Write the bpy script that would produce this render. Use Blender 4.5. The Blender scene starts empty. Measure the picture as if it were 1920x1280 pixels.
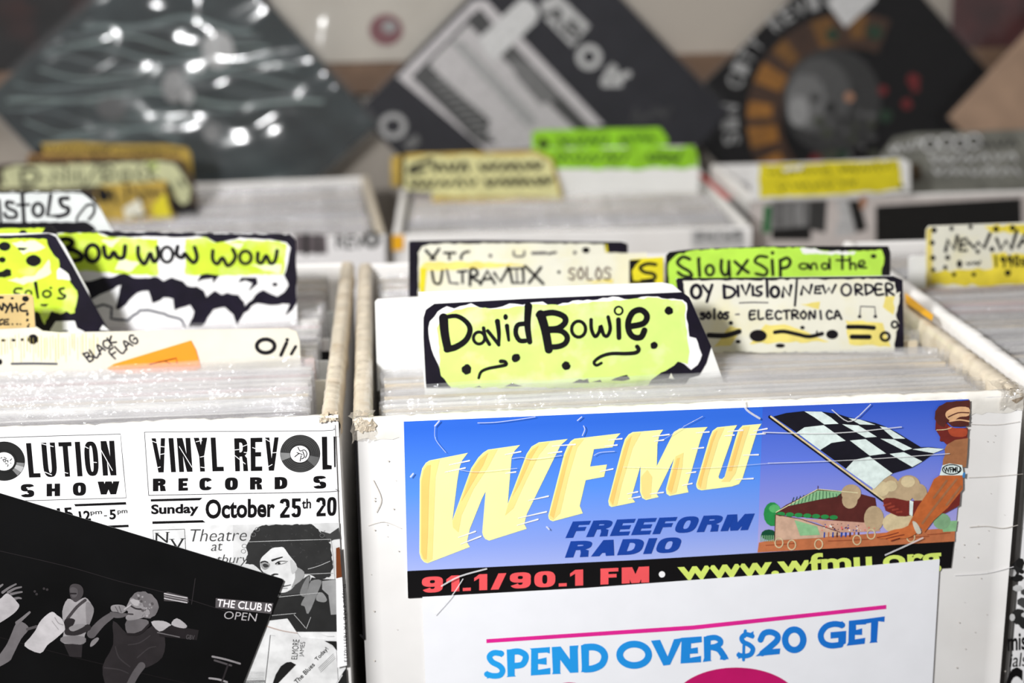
import bpy, math, random
from mathutils import Vector, Matrix, noise

SC = bpy.context.scene
COL = SC.collection
random.seed(11)

# ------------------------------------------------------------------ camera
CAM = Vector((0.0188938892, -0.714200043, 0.247769398))
FPX = 2863.19429
def cam_rot(rx, ry, rz):
    Rz = Matrix(((math.cos(rz), -math.sin(rz), 0), (math.sin(rz), math.cos(rz), 0), (0, 0, 1)))
    Rx = Matrix(((1, 0, 0), (0, math.cos(rx), -math.sin(rx)), (0, math.sin(rx), math.cos(rx))))
    Ry = Matrix(((math.cos(ry), 0, math.sin(ry)), (0, 1, 0), (-math.sin(ry), 0, math.cos(ry))))
    return Rz @ Rx @ Ry            # columns: right, forward, up
CM = cam_rot(-0.285750854, 0.0157302358, -0.0833257901)
right, fwd, up = CM.col[0].copy(), CM.col[1].copy(), CM.col[2].copy()
cam = bpy.data.cameras.new('camera')
cam.sensor_width = 36; cam.lens = FPX / 1920 * 36
cam.clip_start = 0.02
cam.dof.use_dof = True
cam.dof.focus_distance = 0.75
cam.dof.aperture_fstop = 5.4
cam_ob = bpy.data.objects.new('camera', cam); COL.objects.link(cam_ob)
m = Matrix((right, up, -fwd)).transposed().to_4x4(); m.translation = CAM
cam_ob.matrix_world = m
SC.camera = cam_ob

# ------------------------------------------------------------------ light
SC.view_settings.view_transform = 'Standard'
SC.view_settings.look = 'None'
SC.view_settings.gamma = 1
SC.view_settings.use_curve_mapping = False
SC.view_settings.exposure = 0.0
SC.cycles.transparent_max_bounces = 32
SC.cycles.sample_clamp_indirect = 6
W = bpy.data.worlds.new('shop_ambience'); SC.world = W; W.use_nodes = True
W.node_tree.nodes['Background'].inputs[0].default_value = (1.0, 0.985, 0.97, 1)
W.node_tree.nodes['Background'].inputs[1].default_value = 0.24
def area(name, loc, target, size, power, col=(1, 1, 1), size_y=None, spread=None):
    l = bpy.data.lights.new(name, 'AREA'); l.energy = power; l.color = col; l.size = size
    if size_y: l.shape = 'RECTANGLE'; l.size_y = size_y
    if spread: l.spread = spread
    o = bpy.data.objects.new(name, l); COL.objects.link(o); o.location = loc
    o.rotation_euler = (Vector(target) - Vector(loc)).to_track_quat('-Z', 'Y').to_euler()
    return o
area('camera_flash', (-0.36, -0.70, 0.47), (0.06, 0.15, -0.05), 0.10, 13.4, (1, 1, 1))
area('shop_ceiling_lamp', (-0.35, 0.35, 1.55), (0.1, 0.75, 0), 0.35, 19, (1, 0.98, 0.95), 0.9)

# ------------------------------------------------------------------ materials
def lin(c):
    return tuple(((v / 255) / 12.92 if v / 255 <= 0.04045 else ((v / 255 + 0.055) / 1.055) ** 2.4) for v in c)
MATS = {}
def mat(name, rgb, rough=0.5, noise_amt=0.05, scale=60, spec=0.4, bump=0.0, tint=None, tint_amt=0.0, tscale=20):
    if name in MATS: return MATS[name]
    mt = bpy.data.materials.new(name); mt.use_nodes = True
    nt = mt.node_tree; b = nt.nodes['Principled BSDF']
    c = lin(rgb)
    b.inputs['Roughness'].default_value = rough
    b.inputs['Specular IOR Level'].default_value = spec
    tc = nt.nodes.new('ShaderNodeTexCoord')
    nz = nt.nodes.new('ShaderNodeTexNoise'); nz.inputs['Scale'].default_value = scale; nz.inputs['Detail'].default_value = 5
    nt.links.new(tc.outputs['Object'], nz.inputs['Vector'])
    rp = nt.nodes.new('ShaderNodeValToRGB')
    lo = [max(0, v * (1 - noise_amt)) for v in c]; hi = [min(1, v * (1 + noise_amt)) for v in c]
    rp.color_ramp.elements[0].position = 0.35; rp.color_ramp.elements[1].position = 0.65
    rp.color_ramp.elements[0].color = (*lo, 1); rp.color_ramp.elements[1].color = (*hi, 1)
    nt.links.new(nz.outputs['Fac'], rp.inputs['Fac'])
    out = rp.outputs['Color']
    if tint:
        n2 = nt.nodes.new('ShaderNodeTexNoise'); n2.inputs['Scale'].default_value = tscale; n2.inputs['Detail'].default_value = 7
        nt.links.new(tc.outputs['Object'], n2.inputs['Vector'])
        r2 = nt.nodes.new('ShaderNodeValToRGB')
        r2.color_ramp.elements[0].position = 0.5; r2.color_ramp.elements[1].position = 0.78
        r2.color_ramp.elements[0].color = (0, 0, 0, 1); r2.color_ramp.elements[1].color = (tint_amt,) * 3 + (1,)
        nt.links.new(n2.outputs['Fac'], r2.inputs['Fac'])
        mx = nt.nodes.new('ShaderNodeMixRGB'); mx.inputs[2].default_value = (*lin(tint), 1)
        nt.links.new(r2.outputs['Color'], mx.inputs[0]); nt.links.new(out, mx.inputs[1]); out = mx.outputs[0]
    nt.links.new(out, b.inputs['Base Color'])
    if bump:
        bp = nt.nodes.new('ShaderNodeBump'); bp.inputs['Strength'].default_value = bump; bp.inputs['Distance'].default_value = 0.002
        nt.links.new(nz.outputs['Fac'], bp.inputs['Height']); nt.links.new(bp.outputs[0], b.inputs['Normal'])
    MATS[name] = mt
    return mt

def film(name, clear=0.72, haze=0.10, rough=0.07, col=(245, 245, 248), bump=0.4, scale=45, shine=(0.05, 0.55)):
    """clear plastic: see-through film with a glossy skin and a little milky haze"""
    if name in MATS: return MATS[name]
    mt = bpy.data.materials.new(name); mt.use_nodes = True
    nt = mt.node_tree; nt.nodes.remove(nt.nodes['Principled BSDF']); out = nt.nodes['Material Output']
    tr = nt.nodes.new('ShaderNodeBsdfTransparent'); tr.inputs[0].default_value = (0.98, 0.98, 0.98, 1)
    gl = nt.nodes.new('ShaderNodeBsdfGlossy'); gl.inputs['Roughness'].default_value = rough
    df = nt.nodes.new('ShaderNodeBsdfDiffuse'); df.inputs[0].default_value = (*lin(col), 1)
    lw = nt.nodes.new('ShaderNodeLayerWeight'); lw.inputs['Blend'].default_value = 0.25
    tc = nt.nodes.new('ShaderNodeTexCoord'); nz = nt.nodes.new('ShaderNodeTexNoise')
    nz.inputs['Scale'].default_value = scale; nz.inputs['Detail'].default_value = 3
    nt.links.new(tc.outputs['Object'], nz.inputs['Vector'])
    bp = nt.nodes.new('ShaderNodeBump'); bp.inputs['Strength'].default_value = bump; bp.inputs['Distance'].default_value = 0.004
    nt.links.new(nz.outputs['Fac'], bp.inputs['Height'])
    for n in (gl, lw): nt.links.new(bp.outputs[0], n.inputs['Normal'])
    m1 = nt.nodes.new('ShaderNodeMixShader'); m2 = nt.nodes.new('ShaderNodeMixShader')
    m1.inputs[0].default_value = haze / (haze + clear)
    nt.links.new(tr.outputs[0], m1.inputs[1]); nt.links.new(df.outputs[0], m1.inputs[2])
    mp = nt.nodes.new('ShaderNodeMapRange'); mp.inputs['To Min'].default_value = shine[0]; mp.inputs['To Max'].default_value = shine[1]
    nt.links.new(lw.outputs['Facing'], mp.inputs['Value'])
    nt.links.new(mp.outputs[0], m2.inputs[0]); nt.links.new(m1.outputs[0], m2.inputs[1]); nt.links.new(gl.outputs[0], m2.inputs[2])
    nt.links.new(m2.outputs[0], out.inputs[0])
    MATS[name] = mt
    return mt

def ramp_mat(name, stops, axis='Z', rough=0.35):
    """printed colour blend across a printed sheet, in the sheet's own coordinates"""
    mt = bpy.data.materials.new(name); mt.use_nodes = True
    nt = mt.node_tree; b = nt.nodes['Principled BSDF']; b.inputs['Roughness'].default_value = rough
    tc = nt.nodes.new('ShaderNodeTexCoord'); sp = nt.nodes.new('ShaderNodeSeparateXYZ')
    nt.links.new(tc.outputs['Generated'], sp.inputs[0])
    rp = nt.nodes.new('ShaderNodeValToRGB'); e = rp.color_ramp.elements
    while len(e) < len(stops): e.new(0.5)
    for i, (p, c) in enumerate(stops): e[i].position = p; e[i].color = (*lin(c), 1)
    nt.links.new(sp.outputs[axis], rp.inputs['Fac']); nt.links.new(rp.outputs[0], b.inputs['Base Color'])
    return mt

CARD = mat('white_corrugated_card', (226, 224, 222), 0.55, 0.03, 30, 0.35, 0.05, (176, 164, 148), 0.2, 9)
CARDIN = mat('inside_of_card', (214, 208, 198), 0.6, 0.04, 40)
KRAFT = mat('bare_kraft_edge', (170, 142, 108), 0.7, 0.15, 160)
TAPE = mat('aged_packing_tape', (206, 195, 176), 0.3, 0.10, 90, 0.5, 0.3, (150, 122, 84), 0.5, 60)
CLEAR = film('clear_tape', 0.7, 0.18, 0.12, (225, 215, 200), 0.8, 120)
SLEEVE = film('clear_record_sleeve', 0.74, 0.10, 0.08, (240, 240, 244), 0.8, 150)
SLEEVE2 = film('crinkled_display_sleeve', 0.92, 0.03, 0.11, (230, 235, 240), 0.55, 9, (0.035, 0.4))
INK = mat('black_marker', (15, 12, 19), 0.35, 0.3, 80, 0.3)
INKV = mat('violet_black_marker', (21, 16, 33), 0.35, 0.3, 80, 0.3)
INKS = mat('faded_marker', (92, 88, 92), 0.4, 0.2, 80)
NEON = mat('neon_yellow_highlighter', (214, 240, 132), 0.35, 0.05, 70, 0.4, 0, (240, 248, 212), 0.8, 55)
NEON2 = mat('lime_yellow_highlighter', (204, 232, 60), 0.35, 0.08, 70, 0.4, 0, (238, 246, 190), 0.9, 50)
LIME = mat('lime_green_highlighter', (190, 236, 84), 0.35, 0.08, 70)
GREEN = mat('green_highlighter', (146, 206, 40), 0.4, 0.2, 60)
CREAM = mat('cream_card', (238, 236, 220), 0.4, 0.03, 50, 0.4, 0, (238, 228, 160), 0.5, 38)
PAPER = mat('white_paper', (244, 243, 244), 0.45, 0.015, 40)
WHITEC = mat('white_divider_board', (240, 240, 238), 0.45, 0.02, 40)
THIN = film('thin_display_sleeve', .95, .012, .1, (225, 225, 230), .3, 12, (0.012, 0.25))
TAN = mat('tan_card', (206, 178, 120), 0.5, 0.12, 60)
OLIVE = mat('olive_yellow_card', (186, 156, 66), 0.5, 0.25, 55)
BROWNC = mat('brown_card', (150, 112, 62), 0.5, 0.25, 70)
YELL = mat('yellow_card', (228, 214, 40), 0.45, 0.12, 60)
YTAPE = mat('orange_yellow_tape', (242, 178, 20), 0.4, 0.05, 60)
RED = mat('red_tape', (176, 30, 24), 0.4, 0.05, 60)
ORANGE = mat('orange_sticker', (255, 150, 36), 0.4, 0.05, 40)
BLACK = mat('black_print', (12, 10, 12), 0.45, 0.1, 60, 0.25)
def grey(v, warm=0): return mat('grey_print_%d_%d' % (v, warm), (v + warm, v, v + warm // 2), 0.38, 0.12, 140)

# ------------------------------------------------------------------ picture tracing: pixel of the photo -> point on a real plane
def ray(x, y): return (right * ((x - 960) / FPX) + fwd - up * ((y - 640) / FPX))
def on_z(x, y, z):
    d = ray(x, y); return CAM + d * ((z - CAM.z) / d.z)
def on_plane(x, y, p0, n):
    d = ray(x, y); return CAM + d * ((p0 - CAM).dot(n) / d.dot(n))

# ------------------------------------------------------------------ object helpers
def link(o, parent=None):
    COL.objects.link(o)
    if parent: o.parent = parent
    return o
def mesh_obj(name, verts, faces, mats, midx=None, parent=None, smooth=False, origin=None):
    me = bpy.data.meshes.new(name)
    if origin is not None: verts = [Vector(v) - origin for v in verts]
    me.from_pydata([tuple(v) for v in verts], [], faces)
    for mm in mats: me.materials.append(mm)
    if midx: me.polygons.foreach_set('material_index', midx)
    if smooth: me.polygons.foreach_set('use_smooth', [True] * len(me.polygons))
    me.update()
    o = bpy.data.objects.new(name, me)
    return link(o, parent)
def thing(name, label, cat, loc=(0, 0, 0), group=None, rot=(0, 0, 0)):
    o = bpy.data.objects.new(name, None); o.empty_display_size = 0.02
    link(o); o.location = loc; o.rotation_euler = rot
    o['label'] = label; o['category'] = cat
    if group: o['group'] = group
    return o
def tag(o, label, cat, group=None, kind=None):
    if label: o['label'] = label
    if cat: o['category'] = cat
    if group: o['group'] = group
    if kind: o['kind'] = kind
    return o

def smooth_line(pts, k=5):
    if len(pts) < 3: return list(pts)
    closed = (pts[0] == pts[-1]); n = len(pts); out = []
    for i in range(n - 1):
        p1, p2 = pts[i], pts[i + 1]
        p0 = pts[i - 1] if i > 0 else (pts[-2] if closed else p1)
        p3 = pts[i + 2] if i + 2 < n else (pts[1] if closed else p2)
        for j in range(k):
            t = j / k
            out.append(tuple(0.5 * (2 * p1[a] + (p2[a] - p0[a]) * t + (2 * p0[a] - 5 * p1[a] + 4 * p2[a] - p3[a]) * t * t + (3 * p1[a] - p0[a] - 3 * p2[a] + p3[a]) * t ** 3) for a in (0, 1)))
    out.append(tuple(pts[-1]))
    return out
def jag(pts, amp=6, step=22, seed=1, closed=True):
    r = random.Random(seed); out = []; n = len(pts)
    for i in range(n if closed else n - 1):
        a, b = pts[i], pts[(i + 1) % n]; L = math.hypot(b[0] - a[0], b[1] - a[1]); k = max(1, int(L / step))
        for j in range(k):
            t = j / k; s = amp if j else 0
            out.append((a[0] + (b[0] - a[0]) * t + r.uniform(-s, s), a[1] + (b[1] - a[1]) * t + r.uniform(-s, s)))
    if not closed: out.append(pts[-1])
    return out
def ell(cx, cy, rx, ry, n=28, a0=0):
    return [(cx + rx * math.cos(a0 + 2 * math.pi * i / n), cy + ry * math.sin(a0 + 2 * math.pi * i / n)) for i in range(n)]

GLYPH = {}
def text_mesh(s, bold):
    k = (s, bold)
    if k not in GLYPH:
        c = bpy.data.curves.new('lettering', 'FONT'); c.body = s; c.size = 1; c.offset = bold; c.resolution_u = 4; c.fill_mode = 'FRONT'
        o = bpy.data.objects.new('lettering', c); me = o.to_mesh()
        vs = [(v.co.x, v.co.y) for v in me.vertices]; fs = [tuple(p.vertices) for p in me.polygons]
        o.to_mesh_clear(); bpy.data.objects.remove(o); bpy.data.curves.remove(c)
        x0 = min(v[0] for v in vs); x1 = max(v[0] for v in vs); y0 = min(v[1] for v in vs); y1 = max(v[1] for v in vs)
        GLYPH[k] = ([((v[0] - x0) / (x1 - x0), (v[1] - y0) / (y1 - y0)) for v in vs], fs)
    return GLYPH[k]

# single-line handwriting alphabet, unit box, y down
HAND = {
 'A': [[(0,1),(.45,0),(1,1)],[(.2,.65),(.8,.62)]], 'B': [[(.05,0),(.1,1)],[(.05,.02),(.7,.1),(.65,.42),(.1,.48)],[(.1,.48),(.9,.6),(.8,.95),(.1,1)]],
 'C': [[(.95,.15),(.5,0),(.08,.45),(.4,1),(.95,.88)]], 'D': [[(.05,0),(.1,1)],[(.05,0),(.8,.15),(.9,.6),(.1,1)]],
 'E': [[(.9,0),(.1,.05),(.1,1),(.95,.95)],[(.1,.5),(.75,.47)]], 'F': [[(.9,0),(.1,.05),(.1,1)],[(.1,.5),(.75,.47)]],
 'G': [[(.9,.15),(.5,0),(.08,.45),(.4,1),(.9,.9),(.9,.55),(.55,.55)]], 'H': [[(.05,0),(.1,1)],[(.9,0),(.92,1)],[(.1,.5),(.9,.48)]],
 'I': [[(.5,0),(.5,1)]], 'K': [[(.1,0),(.12,1)],[(.9,0),(.15,.55),(.95,1)]], 'L': [[(.1,0),(.15,1),(.9,.95)]],
 'N': [[(.05,1),(.1,0),(.85,1),(.95,0)]], 'O': [[(.5,0),(.05,.5),(.5,1),(.95,.5),(.5,0)]], 'R': [[(.1,1),(.1,0),(.85,.1),(.75,.45),(.15,.52),(.95,1)]],
 'S': [[(.9,.1),(.4,0),(.1,.3),(.85,.65),(.6,1),(.05,.9)]], 'T': [[(0,.05),(1,0)],[(.5,.02),(.52,1)]], 'V': [[(0,0),(.5,1),(1,0)]],
 'a': [[(.85,.45),(.4,.35),(.1,.7),(.4,1),(.85,.75),(.85,.45),(.95,1)]], 's': [[(.85,.42),(.3,.4),(.2,.6),(.8,.78),(.6,1),(.1,.95)]],
 'o': [[(.5,.38),(.1,.7),(.5,1),(.9,.7),(.5,.38)]], 'l': [[(.5,0),(.52,1)]], '1': [[(.5,0),(.5,1)]], '9': [[(.8,.2),(.4,0),(.1,.3),(.5,.5),(.85,.2),(.75,1)]],
 '0': [[(.5,0),(.1,.5),(.5,1),(.9,.5),(.5,0)]], "'": [[(.5,0),(.45,.25)]], '.': [[(.45,.95),(.5,1)]], '-': [[(.1,.55),(.9,.53)]],
 'P': [[(.1,1),(.1,0),(.85,.12),(.7,.5),(.12,.55)]], 'u': [[(.1,.4),(.2,.95),(.8,.9),(.85,.4),(.9,1)]], 'n': [[(.1,1),(.12,.4),(.7,.42),(.85,1)]],
 'c': [[(.85,.5),(.4,.4),(.1,.7),(.4,1),(.9,.92)]], 'i': [[(.5,.4),(.5,1)]], 'e': [[(.1,.7),(.85,.65),(.5,.4),(.12,.7),(.45,1),(.9,.9)]],
}

def arc_strip(cx, cy, rx, ry, tx, ty, t0, t1, n=14, e=2.8):
    def P(a, b, t):
        c, d = math.cos(t), math.sin(t); return (cx + a * math.copysign(abs(c) ** (2 / e), c), cy + b * math.copysign(abs(d) ** (2 / e), d))
    out = []
    for i in range(n):
        a, b = t0 + (t1 - t0) * i / n, t0 + (t1 - t0) * (i + 1) / n
        out.append([P(rx, ry, a), P(rx, ry, b), P(rx - tx, ry - ty, b), P(rx - tx, ry - ty, a)])
    return out
def block_glyph(ch, x, y):
    """heavy poster capital in a unit box (y down); x = stem width, y = bar height"""
    R = lambda a, b, c, d: [(a, b), (c, b), (c, d), (a, d)]
    pi = math.pi; L = R(0, 0, x, 1)
    if ch == 'I': return [R(0, 0, 1, 1)]
    if ch == '.': return [R(0, 1 - y * .9, 1, 1)]
    if ch == '/': return [[(1 - x, 0), (1, 0), (x, 1), (0, 1)]]
    if ch == '1': return [R(1 - x, 0, 1, 1), [(1 - x, 0), (1 - x, y * 1.1), (0, y * 1.9), (0, y)]]
    if ch == 'L': return [L, R(x, 1 - y, 1, 1)]
    if ch == 'E': return [L, R(x, 0, 1, y), R(x, .5 - y / 2, .9, .5 + y / 2), R(x, 1 - y, 1, 1)]
    if ch == 'F': return [L, R(x, 0, 1, y), R(x, .48 - y / 2, .9, .48 + y / 2)]
    if ch == 'T': return [R(0, 0, 1, y), R(.5 - x / 2, y, .5 + x / 2, 1)]
    if ch == 'H': return [L, R(1 - x, 0, 1, 1), R(x, .5 - y / 2, 1 - x, .5 + y / 2)]
    if ch == 'N': return [L, R(1 - x, 0, 1, 1), [(x * .35, 0), (x * 1.15, 0), (1 - x * .35, 1), (1 - x * 1.15, 1)]]
    if ch == 'M': return [L, R(1 - x, 0, 1, 1), [(x * .3, 0), (x * 1.3, 0), (.5 + x * .5, 1), (.5 - x * .5, 1)], [(1 - x * 1.3, 0), (1 - x * .3, 0), (.5 + x * .5, 1), (.5 - x * .5, 1)]]
    if ch == 'V': return [[(0, 0), (x * .85, 0), (.5 + x * .3, 1), (.5 - x * .55, 1)], [(1 - x * .85, 0), (1, 0), (.5 + x * .55, 1), (.5 - x * .3, 1)]]
    if ch == 'W': return [[(a0, 0), (a0 + x, 0), (b0 + x * .9, 1), (b0, 1)] for a0, b0 in ((0, .15), (.5 - x / 2, .15), (.5 - x / 2, .85 - x * .9), (1 - x, .85 - x * .9))]
    if ch == 'Y': return [R(.5 - x / 2, .5, .5 + x / 2, 1), [(0, 0), (x * 1.05, 0), (.5 + x * .5, .55), (.5 - x * .5, .55)], [(1 - x * 1.05, 0), (1, 0), (.5 + x * .5, .55), (.5 - x * .5, .55)]]
    if ch == 'A': return [[(.5 - x * .6, 0), (.5 + x * .6, 0), (x, 1), (0, 1)], [(.5 - x * .6, 0), (.5 + x * .6, 0), (1, 1), (1 - x, 1)], R(.25, .62, .75, .62 + y * .8)]
    if ch in 'O0': return arc_strip(.5, .5, .5, .5, x, y, 0, 2 * pi, 28)
    if ch == 'C': return arc_strip(.5, .5, .5, .5, x, y, .5, 2 * pi - .5, 24)
    if ch == 'U': return [R(0, 0, x, .6), R(1 - x, 0, 1, .6)] + arc_strip(.5, .6, .5, .4, x, y, 0, pi)
    if ch == 'D': return [L] + arc_strip(.35, .5, .65, .5, x, y, -pi / 2, pi / 2, 16) + [R(x, 0, .36, y), R(x, 1 - y, .36, 1)]
    if ch == 'R': return [L] + arc_strip(.4, .28, .58, .28, x, y, -pi / 2, pi / 2) + [R(x, 0, .41, y), R(x, .56 - y, .41, .56), [(1 - x * 1.1, .6), (.92, .6), (1, 1), (1 - x, 1)], [(.4, .56 - y), (.7, .5), (.95, .62), (1 - x * 1.1, .7), (.55, .56)]]
    if ch == 'S': return arc_strip(.5, .28, .5, .28, x, y, pi / 2, 2 * pi - .25, 16) + arc_strip(.5, .72, .5, .28, x, y, -pi / 2, pi - .25, 16)
    if ch == '9': return arc_strip(.5, .32, .5, .32, x, y, 0, 2 * pi, 22) + arc_strip(.5, .55, .5, .45, x, y, -.2, pi - .5, 14)
    if ch == '2': return arc_strip(.5, .3, .5, .3, x, y, pi + .15, 2 * pi + .5, 16) + [[(1 - x, .42), (.97, .42), (x * 1.2, 1 - y), (0, 1 - y)], R(0, 1 - y, 1, 1)]
    if ch == '5': return [R(.08, 0, .95, y), R(.08, y, .08 + x, .48)] + arc_strip(.5, .68, .5, .32, x, y, -pi / 2 - .9, pi - .3, 18)
    return []
BW = {'M': 1.3, 'W': 1.4, '1': .62, '/': .75, 'L': .85, 'E': .88, 'F': .85, 'T': .95, ' ': .5}
class Art:
    """flat drawing on a real plane: outlines are given in pixels of the photo (through a crop frame) and land on the plane"""
    def __init__(s, p0, n, frame=(0, 0, 1)):
        s.p0, s.n, s.fr = Vector(p0), Vector(n).normalized(), frame
        s.v, s.f, s.mi, s.mats = [], [], [], []; s.k = 0
    def lift(s, L):
        s.k = (s.k + 1) % 24
        return L * 0.00010 + s.k * 3.2e-6
    def mid(s, m):
        if m not in s.mats: s.mats.append(m)
        return s.mats.index(m)
    def pt(s, x, y, h=0):
        ox, oy, k = s.fr
        return on_plane(ox + x / k, oy + y / k, s.p0, s.n) + s.n * h
    def poly(s, pts, m, L=1):
        b = len(s.v); h = s.lift(L)
        s.v += [s.pt(x, y, h) for x, y in pts]
        f = list(range(b, b + len(pts)))
        a = sum(pts[i - 1][0] * pts[i][1] - pts[i][0] * pts[i - 1][1] for i in range(len(pts)))
        if a > 0: f.reverse()          # pixel y runs down: keep every face towards the viewer side
        s.f.append(f); s.mi.append(s.mid(m))
    def stroke(s, pts, w, m, L=2, sm=True, k=4):
        P = smooth_line(pts, k) if sm else list(pts)
        P = [p for i, p in enumerate(P) if i == 0 or math.hypot(p[0] - P[i - 1][0], p[1] - P[i - 1][1]) > 1e-6]
        n = len(P)
        if n < 2: return
        cl = n > 3 and math.hypot(P[0][0] - P[-1][0], P[0][1] - P[-1][1]) < 1e-6
        ws = w if isinstance(w, (list, tuple)) else [w] * 2
        if m in (INK, INKV, INKS): ws = [q * 1.22 for q in ws]
        A, B = [], []
        for i, p in enumerate(P):
            a = P[i - 1] if i else (P[-2] if cl else p); b = P[i + 1] if i < n - 1 else (P[1] if cl else p)
            dx, dy = b[0] - a[0], b[1] - a[1]; d = math.hypot(dx, dy) or 1
            hw = (ws[0] + (ws[1] - ws[0]) * i / (n - 1)) / 2
            A.append((p[0] - dy / d * hw, p[1] + dx / d * hw)); B.append((p[0] + dy / d * hw, p[1] - dx / d * hw))
        h = s.lift(L); base = len(s.v); mi = s.mid(m)
        for a, b in zip(A, B): s.v += [s.pt(*a, h), s.pt(*b, h)]
        for i in range(n - 1):
            q = base + 2 * i; s.f.append([q, q + 2, q + 3, q + 1]); s.mi.append(mi)
        if not cl:
            for e, sg in ((0, -1), (n - 1, 1)):
                o = P[e]; q = P[1] if e == 0 else P[n - 2]
                ang = math.atan2(o[1] - q[1], o[0] - q[0]); hw = (ws[0] if e == 0 else ws[1]) / 2
                s.poly([(o[0] + hw * math.cos(ang + t), o[1] + hw * math.sin(ang + t)) for t in [math.pi * (j / 8 - 0.5) for j in range(9)]], m, L)
    def dot(s, x, y, r, m, ry=None, L=2, seed=None):
        p = ell(x, y, r, ry or r, 14)
        if seed is not None:
            rr = random.Random(seed); p = [(a + rr.uniform(-.12, .12) * r, b + rr.uniform(-.12, .12) * r) for a, b in p]
        s.poly(p, m, L)
    def ring(s, x, y, rx, ry, w, m, L=2, n=18):
        p = ell(x, y, rx, ry, n); p.append(p[0]); s.stroke(p, w, m, L, False)
    def text(s, t, q, m, L=2, bold=0.0):
        vs, fs = text_mesh(t, bold); tl, tr, br, bl = q; h = s.lift(L); b = len(s.v); mi = s.mid(m)
        for u, w in vs:
            x = (tl[0] * (1 - u) + tr[0] * u) * w + (bl[0] * (1 - u) + br[0] * u) * (1 - w)
            y = (tl[1] * (1 - u) + tr[1] * u) * w + (bl[1] * (1 - u) + br[1] * u) * (1 - w)
            s.v.append(s.pt(x, y, h))
        for f in fs: s.f.append([b + i for i in f]); s.mi.append(mi)
    def block(s, t, q, m, L=2, x=.34, y=.2, gap=.14):
        tl, tr, br, bl = q; ws = [x if c in 'I.' else BW.get(c, 1) for c in t]; tot = sum(ws) + gap * (len(t) - 1); p = 0
        for c, w in zip(t, ws):
            for g in block_glyph(c, x / w, y):
                P = []
                for gx, gy in g:
                    u = (p + gx * w) / tot
                    P.append(((tl[0] * (1 - u) + tr[0] * u) * (1 - gy) + (bl[0] * (1 - u) + br[0] * u) * gy, (tl[1] * (1 - u) + tr[1] * u) * (1 - gy) + (bl[1] * (1 - u) + br[1] * u) * gy))
                s.poly(P, m, L)
            p += w + gap
    def soft(s, pts, m, L=1): s.poly(smooth_line(list(pts) + [pts[0]], 3)[:-1], m, L)
    def box_text(s, t, x0, y0, x1, y1, m, L=2, bold=0.0, dy=0): s.text(t, ((x0, y0), (x1, y0 + dy), (x1, y1 + dy), (x0, y1)), m, L, bold)
    def hand(s, t, q, w, m, L=2, gap=0.3, seed=3):
        r = random.Random(seed); tl, tr, br, bl = q; n = len(t); cw = 1 / (n + (n - 1) * gap)
        for i, ch in enumerate(t):
            for st in HAND.get(ch, []):
                P = []
                for gx, gy in st:
                    u = (i * (1 + gap) + gx + r.uniform(-.05, .05)) * cw; v = gy + r.uniform(-.05, .05)
                    P.append(((tl[0] * (1 - u) + tr[0] * u) * (1 - v) + (bl[0] * (1 - u) + br[0] * u) * v,
                              (tl[1] * (1 - u) + tr[1] * u) * (1 - v) + (bl[1] * (1 - u) + br[1] * u) * v))
                s.stroke(P, w, m, L)
    def scrawl(s, x0, y0, x1, y1, w, m, L=2, seed=1, amp=14, step=18):
        """a line of marker writing too blurred to read"""
        r = random.Random(seed); n = max(2, int((x1 - x0) / step)); run = []
        for i in range(n):
            t = i / n; x = x0 + (x1 - x0) * t; y = y0 + (y1 - y0) * t + (amp if i % 2 else -amp) * r.uniform(.4, 1)
            run.append((x, y))
            if len(run) > 2 and r.random() < .3: s.stroke(run, w, m, L); run = []
        if len(run) > 1: s.stroke(run, w, m, L)
    def board(s, pts, thick, m, medge=None, h=0.0):
        """a solid sheet with that outline, its front on the plane"""
        n = len(pts); b = len(s.v)
        a = sum(pts[i - 1][0] * pts[i][1] - pts[i][0] * pts[i - 1][1] for i in range(n))
        if a > 0: pts = list(reversed(pts))
        s.v += [s.pt(x, y, h) for x, y in pts]; s.v += [s.pt(x, y, h - thick) for x, y in pts]
        s.f.append(list(range(b, b + n))); s.mi.append(s.mid(m))
        s.f.append(list(range(b + 2 * n - 1, b + n - 1, -1))); s.mi.append(s.mid(medge or m))
        for i in range(n):
            j = (i + 1) % n; s.f.append([b + j, b + i, b + n + i, b + n + j]); s.mi.append(s.mid(medge or m))
    def build(s, name, parent=None, origin=None):
        inv = parent.matrix_basis.inverted() if parent else (Matrix.Translation(-origin) if origin is not None else Matrix())
        o = mesh_obj(name, [inv @ v for v in s.v], s.f, s.mats, s.mi, parent)
        if parent is None and origin is not None: o.location = origin
        return o

# ------------------------------------------------------------------ the setting
def slab(name, x0, x1, y0, y1, z0, z1, m, parent=None, origin=None, bev=0.0):
    v = [(x, y, z) for x in (x0, x1) for y in (y0, y1) for z in (z0, z1)]
    f = [(0, 1, 3, 2), (4, 6, 7, 5), (0, 4, 5, 1), (2, 3, 7, 6), (0, 2, 6, 4), (1, 5, 7, 3)]
    o = mesh_obj(name, v, f, [m], None, parent, origin=origin)
    if origin is not None and parent is None: o.location = origin
    if bev:
        b = o.modifiers.new('edge', 'BEVEL'); b.width = bev; b.segments = 2
    return o
WALLY = 1.135
TABZ = -0.335
WOOD = mat('table_wood', (120, 92, 66), 0.5, 0.25, 14)
tag(slab('wall_back', -2.2, 2.8, WALLY, WALLY + 0.1, -1.08, 1.9, mat('greige_wall', (176, 168, 158), 0.7, 0.05, 6)), None, None, None, 'structure')
tag(slab('floor', -2.2, 2.8, -1.8, WALLY, -1.13, -1.08, mat('grey_floor', (110, 104, 98), 0.6, 0.15, 9)), None, None, None, 'structure')
TABZ2 = -0.393
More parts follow.
